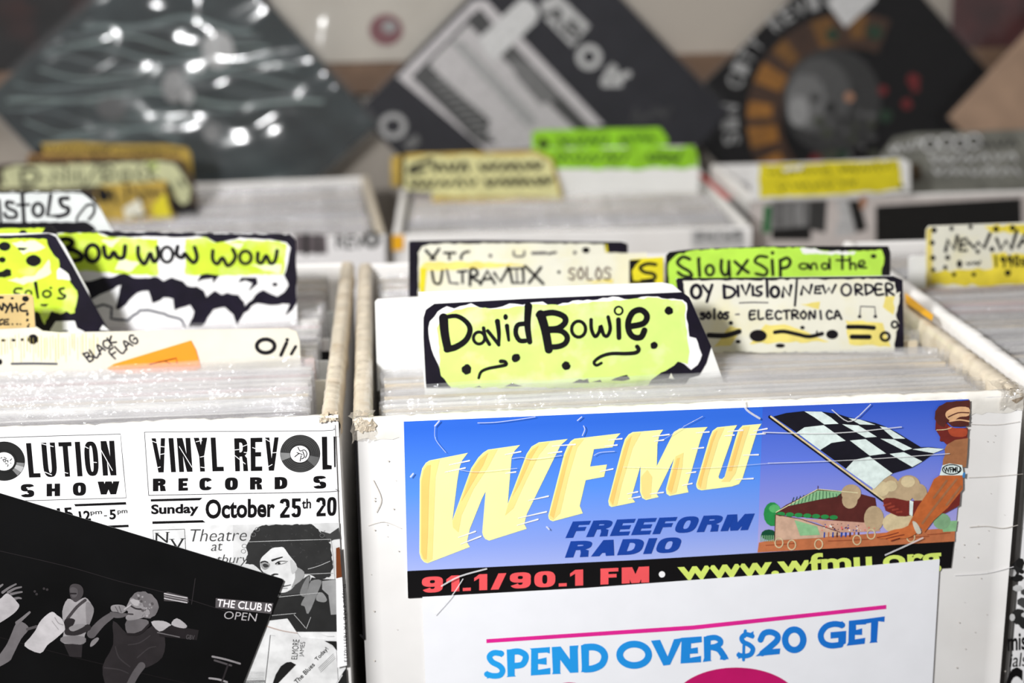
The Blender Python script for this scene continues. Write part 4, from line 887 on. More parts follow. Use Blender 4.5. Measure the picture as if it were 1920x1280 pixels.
a.stroke([(642,340),(672,408),(702,330)], 18, D, 3, False); a.stroke([(724,345),(726,412)], 17, D, 3); a.stroke([(792,345),(756,355),(760,380),(792,395),(772,416),(738,410)], 16, D, 3); a.stroke([(830,292),(835,422)], 18, D, 3)
a.ring(890, 387, 30, 38, 20, D, 3); a.stroke([(948,422),(956,350),(1000,416),(1012,340)], 20, D, 3, False); a.stroke([(1055,300),(1048,400),(1040,490)], 14, D, 3)
a.stroke([(1088,405),(1100,345),(1150,400),(1166,335)], 18, D, 3, False); a.stroke([(1232,345),(1196,346),(1190,398),(1232,396)], 16, D, 3, False); a.stroke([(1195,370),(1226,368)], 14, D, 3)
a.stroke([(1250,340),(1270,398),(1296,355),(1316,398),(1346,335)], 16, D, 3, False); a.ring(1425, 372, 36, 42, 16, INKS, 3); a.ring(1425, 372, 36, 42, 8, D, 4)
a.hand('RDER', ((1488,335),(1775,325),(1785,412),(1490,405)), 15, D, 3, .25, 6)
a.stroke([(625,470),(720,466),(838,468)], 8, INKS, 3)
a.hand('solos', ((330,515),(545,510),(545,585),(330,590)), 15, D, 3, .15, 8); a.stroke([(597,556),(622,555)], 10, INKS, 3)
a.hand('ELECTRONICA', ((698,528),(1385,528),(1388,588),(698,590)), 14, D, 3, .3, 5)
a.stroke([(1527,570),(1532,495),(1640,500),(1645,568)], 8, INKS, 3, False); a.dot(1525, 572, 14, D, 12, 4); a.dot(1643, 572, 14, D, 12, 4)
D = INK
a.stroke([(395,712),(500,716),(560,705),(622,684)], 32, D, 3); a.poly(jag(ell(765, 716, 66, 46, 14), 5, 20, 3), D, 3); a.stroke([(890,690),(960,684),(1060,705),(1150,722),(1245,700)], 24, D, 3); a.poly(jag(ell(1320, 706, 46, 36, 12), 5, 20, 8), D, 3)
a.stroke([(1440,650),(1540,650),(1632,656)], 28, D, 3); a.stroke([(1468,724),(1598,725)], 30, D, 3); a.ring(1717, 722, 32, 30, 18, D, 3); a.ring(1788, 632, 22, 24, 14, D, 3)
for x, y, r_, ry in ((560,620,17,15),(615,760,20,14),(1097,655,17,14),(930,790,36,16),(1205,690,6,16)): a.dot(x, y, r_, D, ry, 3)
a.build('label', k2.ob)

k3 = Card(cR, 'lime yellow divider with a black border standing behind the cream two-band one', y=k2.y + .05)
k3.board([(1246, 560), (1249, 478), (1256, 471), (1665, 461), (1670, 470), (1672, 560)], WHITEC)
a = k3.art(B3, .0004)
a.board([(70,420),(75,115),(100,88),(250,70),(850,45),(1740,45),(1758,90),(1758,420)], .0003, INK)
a.poly(jag([(95,420),(95,170),(150,112),(260,80),(500,62),(860,52),(1190,58),(1240,76),(1400,85),(1560,76),(1690,70),(1712,130),(1708,180),(1690,240),(1690,420)], 6, 26, 12), LIME, 1)
a.poly(jag([(1080,60),(1190,60),(1240,80),(1500,86),(1480,110),(1100,100)], 6, 26, 12), PAPER, 2)
D = INK
a.stroke([(252,142),(200,125),(160,165),(190,200),(250,235),(265,272),(205,268),(165,242)], 20, D, 3); a.stroke([(318,150),(326,268)], 20, D, 3); a.dot(320, 140, 14, D, L=3)
a.ring(402, 225, 30, 38, 18, D, 3); a.stroke([(490,150),(488,222),(512,262),(540,240),(546,158)], 20, D, 3); a.stroke([(546,158),(552,272)], 18, D, 3)
a.stroke([(590,160),(640,205),(692,242)], 20, D, 3); a.stroke([(685,150),(610,255)], 18, D, 3); a.stroke([(832,126),(770,120),(740,160),(790,190),(832,225),(815,262),(748,250)], 18, D, 3)
a.stroke([(870,150),(876,258)], 20, D, 3); a.dot(873, 95, 14, D, L=3); a.stroke([(930,150),(932,268)], 20, D, 3); a.stroke([(930,155),(980,132),(1006,160),(985,200),(932,212)], 20, D, 3)
a.ring(1105, 195, 32, 20, 13, D, 3); a.stroke([(1140,178),(1152,216)], 13, D, 3); a.stroke([(1165,216),(1166,182),(1195,176),(1206,216)], 13, D, 3); a.ring(1265, 195, 24, 22, 13, D, 3); a.stroke([(1300,140),(1302,216)], 14, D, 3)
a.stroke([(1395,118),(1396,216)], 16, D, 3); a.stroke([(1352,150),(1452,150)], 12, D, 3); a.stroke([(1452,128),(1456,216)], 15, D, 3); a.stroke([(1456,182),(1488,174),(1496,216)], 14, D, 3); a.stroke([(1515,192),(1560,180),(1554,155),(1525,162),(1520,200),(1576,206)], 13, D, 3)
a.dot(1630, 120, 22, D, 16, L=3)
a.build('label', k3.ob)

k5 = Card(cR, 'cream and yellow divider with a thin-lettered eight-letter band name', y=k2.y + .098)
k5.board([(785, 560), (787, 500), (800, 489), (1020, 486), (1176, 475), (1213, 474), (1214, 560)], CREAM)
a = k5.art(B4, .0002); D = INK
for q in ([(105,240),(150,195),(600,195),(900,215),(600,240),(140,260)],[(105,240),(150,240),(140,420),(105,430)],[(1270,340),(1500,320),(1490,350)]): a.poly(jag(q, 6, 30, 2), YELL if q[0][0] < 120 and q[1][1] > 230 else mat('pale_yellow_wash', (246, 228, 128)), 1)
a.stroke([(192,262),(205,335),(228,352),(252,342),(266,258)], 15, D, 2); a.stroke([(298,252),(320,346),(378,350)], 14, INKS, 2, False); a.stroke([(378,266),(442,260)], 14, D, 2); a.stroke([(410,262),(412,346)], 14, D, 2)
a.stroke([(465,362),(470,250),(512,255),(515,290),(475,302),(532,338)], 17, D, 2); a.stroke([(540,356),(590,258),(642,348)], 17, D, 2, False); a.stroke([(560,320),(626,315)], 15, D, 2); a.stroke([(640,275),(686,338),(742,235)], 17, D, 2, False)
a.stroke([(750,245),(770,346),(852,346),(846,240)], 17, D, 2, False); a.stroke([(760,245),(850,240)], 12, D, 2); a.stroke([(800,250),(805,340)], 10, INKS, 2); a.stroke([(862,225),(930,290),(992,352)], 17, D, 2); a.stroke([(976,235),(890,345)], 17, D, 2)
a.dot(1105, 268, 12, D); a.hand('SOLOS', ((1172,238),(1480,236),(1482,318),(1172,322)), 13, mat('brown_marker', (110, 92, 84), .4), 2, .25, 5)
a.build('label', k5.ob)

k4 = Card(cR, 'small black and yellow divider with one S behind the lime yellow card', y=k5.y - .016)
k4.board([(1181, 560), (1182, 487), (1200, 485), (1244, 482), (1245, 560)], YELL)
a = k4.art(B4, .0002)
a.poly([(1612,182),(1700,178),(1660,215),(1630,260),(1640,330),(1800,335),(1800,350),(1612,350)], INK, 1); a.stroke([(1802,214),(1740,208),(1690,235),(1720,268),(1788,282),(1790,318),(1700,332)], 20, INK, 2)
a.build('label', k4.ob)

k6 = Card(cR, 'white and cream divider with a black left border, rearmost in the sticker crate', y=k5.y + .028)
k6.board([(766, 558), (766, 456), (772, 451), (1170, 452), (1177, 460), (1178, 558)], WHITEC)
a = k6.art(B4, .0003)
a.board([(25,450),(25,55),(40,44),(500,38),(1560,50),(1602,68),(1602,450)], .0002, INKV)
a.poly(jag([(95,450),(92,130),(120,85),(180,66),(700,58),(1430,66),(1440,126),(1600,132),(1600,450)], 5, 34, 2), CREAM, 1); a.poly([(1440,70),(1452,64),(1460,128),(1440,126)], YELL, 2)
D = INK
a.stroke([(148,112),(200,170),(245,225)], 18, D, 2); a.stroke([(242,102),(196,168),(150,230)], 18, D, 2); a.stroke([(280,130),(358,130)], 16, D, 2); a.stroke([(316,130),(318,230)], 16, D, 2); a.stroke([(458,120),(420,130),(400,165),(420,215),(460,225)], 16, D, 2)
a.dot(612, 150, 14, INKS); a.stroke([(780,118),(786,152),(850,152),(856,118)], 13, INKS, 2); a.stroke([(915,132),(1010,130)], 18, INKS, 2); a.stroke([(1030,136),(1082,126)], 16, INKS, 2); a.dot(1300, 110, 28, D, 22); a.dot(1220, 128, 14, INKS)
a.build('label', k6.ob)

# ================================================================== DIVIDER CARDS, FLYER CRATE
l1 = Card(cL, 'long off-white divider with a tan tab, an orange sticker and two short words', (280, 694))
l1.board([(-260, 705), (-260, 556), (50, 552), (62, 558), (66, 612), (80, 621), (112, 624), (330, 620), (540, 616), (556, 622), (562, 640), (564, 700)], mat('ribbed_board', (226, 221, 206), .5, .04, 60, .4, 0, (220, 210, 150), .4, 30), inset=(.0115, .0115))
a = l1.art(B5, .0003); D = INK
a.board([(-700,905),(-700,606),(270,604),(286,640),(300,884),(-50,902)], .0002, TAN)
for ch, st in (('n', [[(-25,745),(-12,690),(18,738),(28,680)]]), ('y', [[(38,688),(64,716)],[(88,680),(50,756)]]), ('h', [[(100,690),(106,748)],[(140,680),(152,746)],[(100,718),(146,712)]]), ('c', [[(212,680),(176,700),(180,740),(232,742)]])):
    for q in st: a.stroke(q, 15, D, 1)
a.stroke([(22,815),(-5,830),(0,862),(22,850)], 13, D, 1); a.stroke([(72,815),(36,820),(36,862),(76,858)], 13, D, 1, False); a.stroke([(36,840),(66,838)], 12, D, 1)
for x, y, r_, ry in ((107,857,9,8),(148,857,9,8),(175,857,8,7),(235,770,13,18),(235,822,12,14),(248,858,9,7),(240,876,12,10),(220,640,30,26),(105,635,14,10),(10,628,24,12)): a.dot(x, y, r_, D, ry, 1, seed=int(x))
a.build('tab_label', l1.ob); a = l1.art(B5, .00025)
for x, y, r_, ry in ((280,987,46,40),(30,995,20,11),(115,993,18,11),(190,988,12,12),(0,1180,18,26)): a.dot(x, y, r_, D, ry, 1, seed=int(x))
a.stroke([(100,1196),(290,1194),(485,1197)], 18, mat('slate_marker', (70, 72, 86), .4), 1)
for i in range(44):
    x = -200 + i * 24 + random.uniform(-6, 6); y0 = random.uniform(935, 980); a.stroke([(x, y0), (x + 2, y0 + random.uniform(90, 230))], random.uniform(2, 5), mat('yellow_scribble', (220, 204, 110), .5), .6)
a.hand('BLACK', ((712,1112),(958,955),(998,1012),(765,1185)), 12, INKV, 1, .15, 4); a.hand('FLAG', ((925,1090),(1140,940),(1188,1000),(985,1155)), 12, INKV, 1, .15, 9)
a.build('lettering', l1.ob); a = l1.art(C4, .00025)
a.ring(1328, 716, 45, 34, 16, D, 1); a.stroke([(1432,700),(1404,762)], 14, D, 1); a.dot(1436, 684, 9, D, L=1); a.stroke([(1478,718),(1456,756)], 12, D, 1)
a.build('lettering', l1.ob)
a = l1.art((0, 0, 1), .0009)
a.board([(200, 690), (214, 682), (358, 638), (367, 655), (377, 690), (340, 706), (230, 706)], .0002, ORANGE)
a.stroke([(280, 683), (300, 678), (331, 671), (332, 681)], 2, BLACK, 1, False); a.stroke([(310, 677), (320, 682)], 1.5, BLACK, 1)
a.build('orange_sticker', l1.ob)['label'] = 'bright orange paper sticker'

l2 = Card(cL, 'yellow divider with black dots and a jagged black right edge', y=l1.y + .038)
l2.board([(-200, 640), (-200, 442), (90, 437), (104, 440), (120, 460), (165, 545), (207, 640)], WHITEC, inset=(.0115, .0115))
a = l2.art(B5, .0004)
a.board([(-900,1000),(-900,105),(100,97),(420,80),(478,108),(620,350),(780,640),(930,905),(970,1000)], .0003, INKV)
a.poly(jag([(-900,1000),(-900,140),(120,122),(400,130),(425,210),(458,262),(502,300),(510,375),(585,425),(605,505),(660,570),(662,650),(640,760),(605,768),(570,745),(520,772),(440,745),(415,800),(385,862),(340,765),(310,745),(200,1000)], 7, 28, 2), NEON2, 1)
a.poly(jag([(490,395),(512,372),(588,428),(606,480),(490,470)], 4, 20, 2), PAPER, 2); a.poly([(430,1000),(430,905),(478,832),(640,828),(660,890),(720,918),(760,1000)], PAPER, 1); a.poly([(855,905),(882,862),(938,912)], PAPER, 2)
for q in ([(100,160),(300,140),(390,200),(200,260)],[(60,480),(300,440),(420,300),(440,420),(200,520)]): a.poly(jag(q, 10, 40, 3), mat('pale_lime_wash', (240, 250, 200), .4), 1.5)
D = INK
a.poly(jag(ell(40,190,52,40,14),5,20,3), D, 2); a.poly([(150,198),(245,203),(205,226),(160,222)], D, 2); a.poly(jag(ell(288,312,68,50,10),6,20,4), D, 2); a.dot(20, 305, 30, D, 26); a.poly(jag([(-20,420),(60,380),(95,390),(98,440),(40,460),(-20,450)],4,20,2), D, 2)
a.stroke([(188,552),(138,552),(122,585),(168,602),(150,625)], 16, D, 2); a.ring(245, 592, 26, 24, 14, D, 2); a.stroke([(305,505),(326,630)], (26, 18), D, 2); a.ring(402, 597, 34, 28, 16, D, 2); a.dot(436, 545, 14, D, 10); a.stroke([(548,548),(508,560),(530,600),(560,612),(540,636),(498,634)], 17, D, 2); a.poly([(342,684),(420,682),(395,706),(355,702)], D, 2)
a.poly([(530,920),(560,905),(600,920)], D, 3)
a.build('label', l2.ob)

l3 = Card(cL, 'lime and white divider with a three-word name over a jagged black band', (350, 616))
l3.board([(82, 640), (84, 436), (190, 434), (540, 440), (553, 450), (557, 590), (557, 640)], WHITEC)
a = l3.art(B2, .0004)
a.board([(40,800),(40,25),(400,12),(1000,26),(1780,36),(1818,80),(1828,300),(1832,640),(1832,800)], .0003, PAPER)
a.poly(jag([(110,30),(390,20),(450,50),(640,62),(830,70),(832,330),(620,325),(560,318),(250,296),(120,100)], 5, 26, 8), NEON2, 1); a.poly(jag([(1025,75),(1180,55),(1240,95),(1500,75),(1700,85),(1755,105),(1735,325),(1100,332),(1025,322)], 5, 26, 2), NEON2, 1)
for q in ([(420,80),(560,70),(500,130)],[(560,210),(700,240),(640,300),(520,290)],[(1300,90),(1450,100),(1420,140)],[(1500,260),(1720,250),(1700,320)]): a.poly(jag(q, 8, 30, 2), mat('pale_lime_wash', (240, 250, 200), .4), 2)
D = INKV
a.poly(jag([(60,12),(400,10),(1000,24),(1780,34),(1822,80),(1830,300),(1830,520),(1800,575),(1745,620),(1770,560),(1800,480),(1765,380),(1738,330),(1768,230),(1786,130),(1755,92),(1640,70),(1420,55),(1310,85),(1250,95),(1180,55),(1110,45),(1000,55),(700,50),(480,52),(400,22),(60,28)], 5, 34, 5), D, 3)
a.poly(jag([(200,340),(280,365),(345,372),(440,340),(480,346),(590,315),(650,345),(830,343),(870,372),(930,345),(1010,372),(1040,405),(1110,410),(1160,440),(1180,487),(1240,440),(1290,470),(1330,455),(1410,470),(1450,520),(1455,552),(1530,472),(1590,435),(1640,462),(1690,482),(1740,450),(1780,385),(1825,400),(1825,540),(1760,536),(1640,545),(1540,530),(1450,600),(1400,690),(1372,612),(1312,558),(1230,575),(1150,695),(1050,700),(1092,590),(1062,542),(950,582),(940,500),(870,488),(790,530),(762,440),(680,455),(620,510),(552,575),(525,570),(565,398),(450,452),(372,492),(300,560),(200,560)], 6, 30, 3), D, 3)
a.stroke(jag([(300,560),(390,555),(435,540),(500,562),(490,640),(560,650),(612,656),(700,582),(760,580),(850,602),(1000,650),(1022,700)], 4, 24, 4, False), 17, mat('slate_marker', (70, 72, 86), .4), 2, False)
a.poly([(1110,378),(1140,325),(1180,316),(1272,330),(1225,388),(1225,350),(1150,360)], D, 3); a.poly([(1408,382),(1430,345),(1540,345),(1548,390),(1480,447),(1510,386),(1460,366)], D, 3); a.dot(1672, 395, 20, D, 14, 3)
D = INK
a.stroke([(105,80),(170,66),(214,86),(200,116),(148,142)], 24, D, 4); a.stroke([(148,142),(220,146),(276,180),(274,214),(210,226)], 28, D, 4); a.ring(360, 170, 48, 60, 26, D, 4)
a.stroke([(440,125),(452,188),(485,202),(512,162),(538,200),(582,198),(594,120)], 26, D, 4); a.stroke([(688,128),(690,192),(730,248),(758,205),(776,170),(800,232),(832,195),(826,128)], 24, D, 4); a.ring(895, 180, 42, 55, 20, D, 4)
a.stroke([(972,122),(965,180),(1005,202),(1022,172),(1052,208),(1088,238),(1112,200),(1094,128)], 24, D, 4); a.stroke([(1226,152),(1224,215),(1258,248),(1294,202),(1328,258),(1366,238),(1388,190),(1368,142)], 22, D, 4); a.ring(1460, 200, 42, 46, 20, D, 4); a.stroke([(1550,168),(1548,226),(1580,238),(1610,186),(1638,242),(1672,226),(1688,152)], 22, D, 4)
a.build('label', l3.ob)

l4 = Card(cL, 'green-edged divider peeking above the yellow dotted one', y=l2.y + .020)
l4.board([(-200, 520), (-200, 430), (40, 426), (98, 424), (106, 434), (112, 520)], INK, inset=(.0115, .0115))
a = l4.art(B5, .0002); a.poly(jag([(-900,40),(200,36),(385,32),(352,84),(0,86),(-900,95)], 5, 30, 2), NEON2, 1); a.poly(jag(ell(198, 75, 36, 28, 9), 4, 14, 2), INK, 2)
a.build('label', l4.ob)

l5 = Card(cL, 'white divider with heavy black lettering at the left, behind the dotted yellow one', y=.265)
l5.board([(-200, 520), (-200, 361), (150, 358), (172, 368), (184, 384), (214, 440), (240, 520)], mat('grey_white_card', (226, 230, 228), .4), inset=(.0115, .0115))
a = l5.art(C7, .0002); D = INK
a.poly(jag([(-900,570),(740,568),(830,612),(880,690),(900,740),(860,680),(810,640),(740,588),(640,582),(500,585),(-900,592)], 7, 30, 3), D, 1); a.poly(jag([(-900,858),(780,842),(860,905),(890,1000),(-900,1000)], 5, 30, 2), D, 1)
a.stroke([(-8,650),(8,850)], 22, D, 2); a.stroke([(118,672),(62,664),(66,714),(140,752),(142,800),(66,804),(42,768)], 26, D, 2); a.stroke([(200,592),(216,850)], 28, D, 2); a.stroke([(155,692),(262,688)], 20, D, 2)
a.ring(342, 735, 46, 58, 27, D, 2); a.stroke([(456,602),(428,788),(522,790)], 27, D, 2, False); a.stroke([(612,630),(542,638),(560,700),(616,722),(600,772),(520,796)], 30, D, 2); a.stroke([(782,690),(702,790),(690,832)], 16, D, 2); a.stroke([(792,692),(842,690),(846,760),(800,822)], 20, D, 2)
a.build('label', l5.ob)

# ================================================================== RIGHTMOST FRONT CRATE
n1 = Card(cN, 'cream and yellow divider with black dots and a word starting NEW, at the right', (1830, 534))
n1.board([(1736, 545), (1737, 432), (1742, 424), (1930, 417), (2080, 412), (2085, 545)], CREAM)
a = n1.art(NW, .0002); D = INK
a.poly(jag([(190,470),(192,100),(225,85),(230,440)], 4, 20, 3), mat('yellow_border_wash', (232, 214, 120), .45, .1), 1)
for q in ([(600,250),(840,260),(840,370),(610,360)],[(230,370),(840,330),(840,450),(230,450)],[(560,80),(840,70),(840,130),(600,120)]): a.poly(jag(q, 12, 40, 3), mat('yellow_wash', (240, 220, 70), .45, .15), 1)
for x, y, r_ in ((240,105,18),(228,185,16),(232,280,17),(234,355,14),(350,95,14),(470,85,14),(630,98,18),(735,92,18),(325,278,16),(310,340,14),(515,240,14),(605,225,16),(365,385,14),(490,385,14),(705,375,20),(850,90,16),(950,90,16),(900,385,16)): a.dot(x, y, r_, D, L=2)
a.stroke([(312,236),(325,165),(365,228),(386,143)], 18, D, 2, False); a.stroke([(442,160),(405,166),(402,236),(442,232)], 16, D, 2, False); a.stroke([(404,200),(436,196)], 14, D, 2); a.stroke([(455,180),(495,218),(516,180),(555,218),(592,128)], 17, D, 2, False)
a.stroke([(634,160),(660,228),(695,170),(726,228),(762,108)], 17, D, 2, False); a.stroke([(772,210),(815,128),(855,205)], 17, D, 2, False); a.stroke([(790,180),(845,178)], 14, D, 2); a.stroke([(875,135),(905,205),(945,125)], 17, D, 2, False); a.hand('E', ((965,130),(1010,128),(1012,200),(965,205)), 16, D)
a.poly(jag(ell(400,318,18,26,8),3,12,2), D, 2); a.scrawl(445, 318, 545, 310, 10, D, 2, 4, 10, 14); a.hand('1990s', ((615,275),(820,265),(822,328),(615,336)), 11, D, 2, .3, 4)
a.build('label', n1.ob)
n2 = Card(cN, 'plain white divider left of the dotted cream one, at the right', y=n1.y + .012)
n2.board([(1704, 545), (1704, 484), (1712, 480), (1800, 478), (1800, 545)], WHITEC)
n3 = Card(cN, 'low brown cardboard divider in front of the dotted cream one, at the right', y=n1.y - .012)
n3.board([(1718, 575), (1716, 543), (1800, 541), (1930, 534), (2080, 528), (2080, 575)], mat('brown_board', (142, 108, 80), .6, .2, 60, .3, .1))
# printed wrap on its front
def wrap_edge(y):                                  # where the crate's left edge shows at that height
    lo, hi = 1700., 2000.
    for _ in range(40):
        mid = (lo + hi) / 2; q = on_plane(mid, y, cN.A - cN.d * .0012, -cN.d)
        if q.x < cN.A.x + .0004: lo = mid
        else: hi = mid
    return hi
WX = (wrap_edge(780), wrap_edge(1340))
a = Art(cN.A - cN.d * .0012, -cN.d, (0, 0, 1))
a.board([(WX[0], 780), (1990, 770), (1990, 1330), (WX[1], 1340)], .0002, PAPER)
for i in range(60):
    x, y = random.uniform(1895, 1985), random.uniform(1050, 1185); r_ = random.uniform(4, 14); a.poly(jag(ell(x, y, r_, r_ * random.uniform(.5, 1.4), 7), 3, 6, i), grey(random.choice([26, 40, 70, 180, 210])), 1 + i * .02)
a.text('miss', ((1889, 1188), (1934, 1184), (1934, 1216), (1889, 1220)), BLACK, 3, .02); a.text('ials &', ((1896, 1224), (1950, 1220), (1950, 1246), (1892, 1250)), BLACK, 3, 0); a.text('CC', ((1886, 1252), (1950, 1246), (1948, 1330), (1884, 1336)), BLACK, 3, .03)
a.build('printed_wrap', cN.ob)

# --- coloured strips on the neighbour's rim
def rim_strip(c, pix, m, name, z, thick=.0006):
    a = Art(Vector((0, 0, z)), (0, 0, 1), (0, 0, 1)); a.board(pix, thick, m); return a.build(name, c.ob)
rim_strip(cN, [(1697, 548), (1714, 562), (1750, 590), (1748, 600), (1698, 566)], YTAPE, 'yellow_tape', .0048)

# ================================================================== RECORDS, FRONT ROW
def segs(c, cards, label_group, y0=.010, y1=None, gap=.0036, **k):
    y1 = y1 or c.depth - .012; ys = sorted(x.y for x in cards); edges = [y0] + ys + [y1]
    for i in range(len(edges) - 1):
        lo = edges[i] + (gap if i else 0); hi = edges[i + 1] - gap * .75
        if hi - lo > .0045: fill(c, lo, hi, *label_group[min(i, len(label_group) - 1)], **k)
segs(cR, [k1, k1b, k2, k3, k4, k5, k6], [
 ('clear-sleeved record packed between the sticker crate front and its first divider', 'records in front of the neon two-word divider'),
 ('clear-sleeved record standing directly behind the two-word neon yellow divider', 'records behind the neon two-word divider'),
 ('clear-sleeved record standing close in front of or behind the cream two-band divider', 'records around the cream two-band divider')], x=cR.w / 2 + .001)
segs(cL, [l1, l2, l3, l4, l5], [
 ('clear-sleeved record packed in front of the long divider with the orange sticker', 'records in front of the orange sticker divider'),
 ('clear-sleeved record standing behind the long divider in the flyer crate', 'records behind the long divider of the flyer crate')], x=cL.w / 2 - .002)
segs(cN, [n1, n2, n3], [
 ('clear-sleeved record in the rightmost front crate ahead of its brown divider', 'records at the front of the rightmost crate'),
 ('clear-sleeved record in the rightmost front crate behind its dotted divider', 'records at the back of the rightmost crate')])

# ================================================================== REAR ROW
ZR = -.058
def crate_at(pl, pr, z, w, yaw=None, anchor='l', **k):
    A, B = on_z(*pl, z), on_z(*pr, z)
    d = (B - A).normalized()
    if yaw is not None: d = Vector((math.cos(yaw), math.sin(yaw), 0))
    if anchor == 'l': return Crate(A=A, B=A + d * w, ztop=z, **k)
    return Crate(A=B - d * w, B=B, ztop=z, **k)
qM = crate_at((737, 440), (1415, 428), ZR, .338, -.05, label='white record crate at the back with a lime green divider', depth=.315, seed=21, ts=.007, table=TABZ2)
qL = crate_at((200, 440), (723, 440), ZR, .338, .055, 'r', label='white record crate at the back with a strip of flyer lettering', depth=.315, seed=25, ts=.007, table=TABZ2)
qa = on_z(1409, 373, -.044)
qR = Crate('white record crate at the back right with a dark picture on its front', qa, qa + Vector((.345, -.004, 0)), -.044, .200, seed=29, table=TABZ2)
for c in (qM, qL, qR):
    for x in (c.ts, c.w): edge_tape(c.ob, (x, .004, 0), (x, c.depth - .004, 0), c.ts, c.ztop - c.z0, TAPE if c is qL else CARD, seed=int(x * 999) + 2)
# flyer strip on the rear left crate
a = qL.art((0, 0, 1), .0012)
a.board([(-60, 442), (300, 440), (721, 443), (722, 560), (-60, 560)], .0002, PAPER)
a.poly([(552, 439), (612, 440), (614, 476), (552, 474)], grey(92, 8), 1); a.stroke([(574, 440), (574, 475)], 9, grey(40), 2); a.stroke([(595, 440), (596, 475)], 6, grey(60), 2)
a.text('REV', ((630, 440), (684, 441), (684, 467), (630, 466)), BLACK, 1, .02); a.text('VINYL', ((440, 440), (540, 440), (540, 466), (440, 466)), BLACK, 1, .02); a.poly(ell(697, 449, 17, 16, 22), grey(50), 1); a.poly(ell(697, 449, 8, 8, 14), grey(210), 2)
a.build('concert_flyer', qL.ob)
# tape and label on the rear middle crate
a = qM.art((0, 0, 1), .0012)
a.board([(735, 441), (757, 440), (757, 468), (736, 470)], .0002, YTAPE); a.build('yellow_tape', qM.ob)
def rim_strip2(px, m, name):
    a = Art(Vector((0, 0, qM.ztop + .0018)), (0, 0, 1)); a.board(px, .0003, m); a.build(name, qM.ob)
rim_strip2([(1306, 326), (1321, 328), (1373, 372), (1360, 374)], RED, 'red_tape'); rim_strip2([(1361, 375), (1374, 373), (1414, 412), (1403, 414)], BLACK, 'black_tape')
a = qM.art((0, 0, 1), .0012)
a.board([(1296, 432), (1396, 430), (1396, 460), (1296, 462)], .0002, grey(190)); a.hand('SoloS', ((1306, 436), (1388, 434), (1388, 446), (1306, 448)), 3, grey(60), 1); a.build('paper_label', qM.ob)
# picture wrap on the rear right crate
a = qR.art(K6, .0012)
a.board([(400, 900), (405, 404), (1060, 386), (1960, 360), (1960, 900)], .0002, mat('pale_wrap', (206, 198, 194), .5))
a.poly([(480, 430), (520, 428), (515, 580), (470, 585)], mat('green_print', (40, 110, 60), .5), 1)
a.poly([(520, 405), (740, 398), (730, 600), (520, 600)], grey(120), 1); a.poly([(520, 560), (740, 545), (740, 620), (520, 620)], grey(30), 2)
a.poly([(735, 400), (830, 396), (820, 580), (725, 560)], grey(60), 2); a.poly([(880, 395), (960, 392), (985, 590), (870, 600), (900, 480)], grey(190), 2); a.poly([(945, 400), (1010, 400), (1050, 560), (990, 580)], grey(34), 3)
for i in range(10): a.stroke([(545 + i * 18, 415), (548 + i * 18, 540)], 6, grey(random.choice([90, 150, 170])), 3)
a.poly([(1010, 380), (1052, 375), (1040, 440), (1012, 450)], mat('skin_print', (180, 132, 104), .5), 4)
a.poly([(1098, 432), (1905, 385), (1912, 640), (1098, 640)], grey(26), 1)
a.build('picture_wrap', qR.ob)

# rear dividers
def blurred(c, label, y, outline, m, frame, marks, base=None):
    q = Card(c, label, y=y, base=base, zb=c.ztop - .008)
    q.board(outline, m, frame, inset=(.010, .010))
    a = q.art(frame, .0002); marks(a); a.build('label', q.ob); return q
def mk_dnw(a):
    D = INK
    a.poly(jag([(0,540),(30,372),(120,342),(700,326),(1400,302),(1560,312),(1640,420),(1712,520),(1704,660),(1640,692),(1560,620),(1500,480),(900,520),(450,545)], 8, 40, 3), mat('sage_cream', (202, 204, 160), .45, .12, 40), 1)
    a.poly([(1580,702),(1770,690),(1785,772),(1590,780)], D, 1)
    a.stroke([(30,350),(5,420),(40,500)], 22, D, 2); a.stroke([(195,392),(206,505)], 26, D, 2); a.stroke([(195,390),(280,372),(345,422),(310,490),(205,506)], 28, D, 2); a.dot(400, 462, 16, D)
    a.stroke([(470,505),(482,400),(598,482),(592,350)], 22, D, 2, False)
    for x in (645, 692, 732): a.stroke([(x, 380), (x + 8, 488)], 14, D, 2)
    a.stroke([(882,340),(760,512)], 16, D, 2); a.stroke([(920,350),(935,480)], 18, D, 2); a.ring(975, 400, 48, 52, 20, D, 2); a.ring(1130, 432, 42, 52, 20, D, 2); a.stroke([(1262,362),(1236,420),(1290,462)], 18, D, 2); a.stroke([(1330,330),(1352,452)], 18, D, 2); a.stroke([(1404,340),(1342,400),(1424,462)], 16, D, 2)
    a.stroke([(1620,470),(1650,520)], 24, D, 2); a.poly(jag([(1300,310),(1420,300),(1420,400),(1340,380)], 8, 20, 4), mat('pale_green_wash', (206, 220, 140), .45), 1.5)
BRNK = mat('brown_black_card', (66, 52, 34), .5, .3, 50)
def mk_olive(a):
    D = INK
    for q in ([(880,540),(920,520),(1000,600),(960,680),(880,640)],[(1120,510),(1150,520),(1160,650),(1130,640)],[(1480,520),(1520,500),(1590,740),(1560,800)]): a.poly(jag(q, 8, 30, 2), D, 1)
    a.stroke([(1000,560),(1030,650)], 26, D, 2); a.stroke([(1180,540),(1290,660)], 26, BRNK, 2); a.scrawl(1290, 590, 1470, 580, 12, D, 2, 4, 26, 18); a.poly(jag([(1110,720),(1250,640),(1300,780),(1130,820)], 8, 30, 3), CREAM, 1); a.poly(jag([(1370,700),(1480,590),(1540,800),(1380,800)], 8, 30, 3), YELL, 1)
    a.stroke([(1200,780),(1260,800),(1330,760)], 16, D, 2)
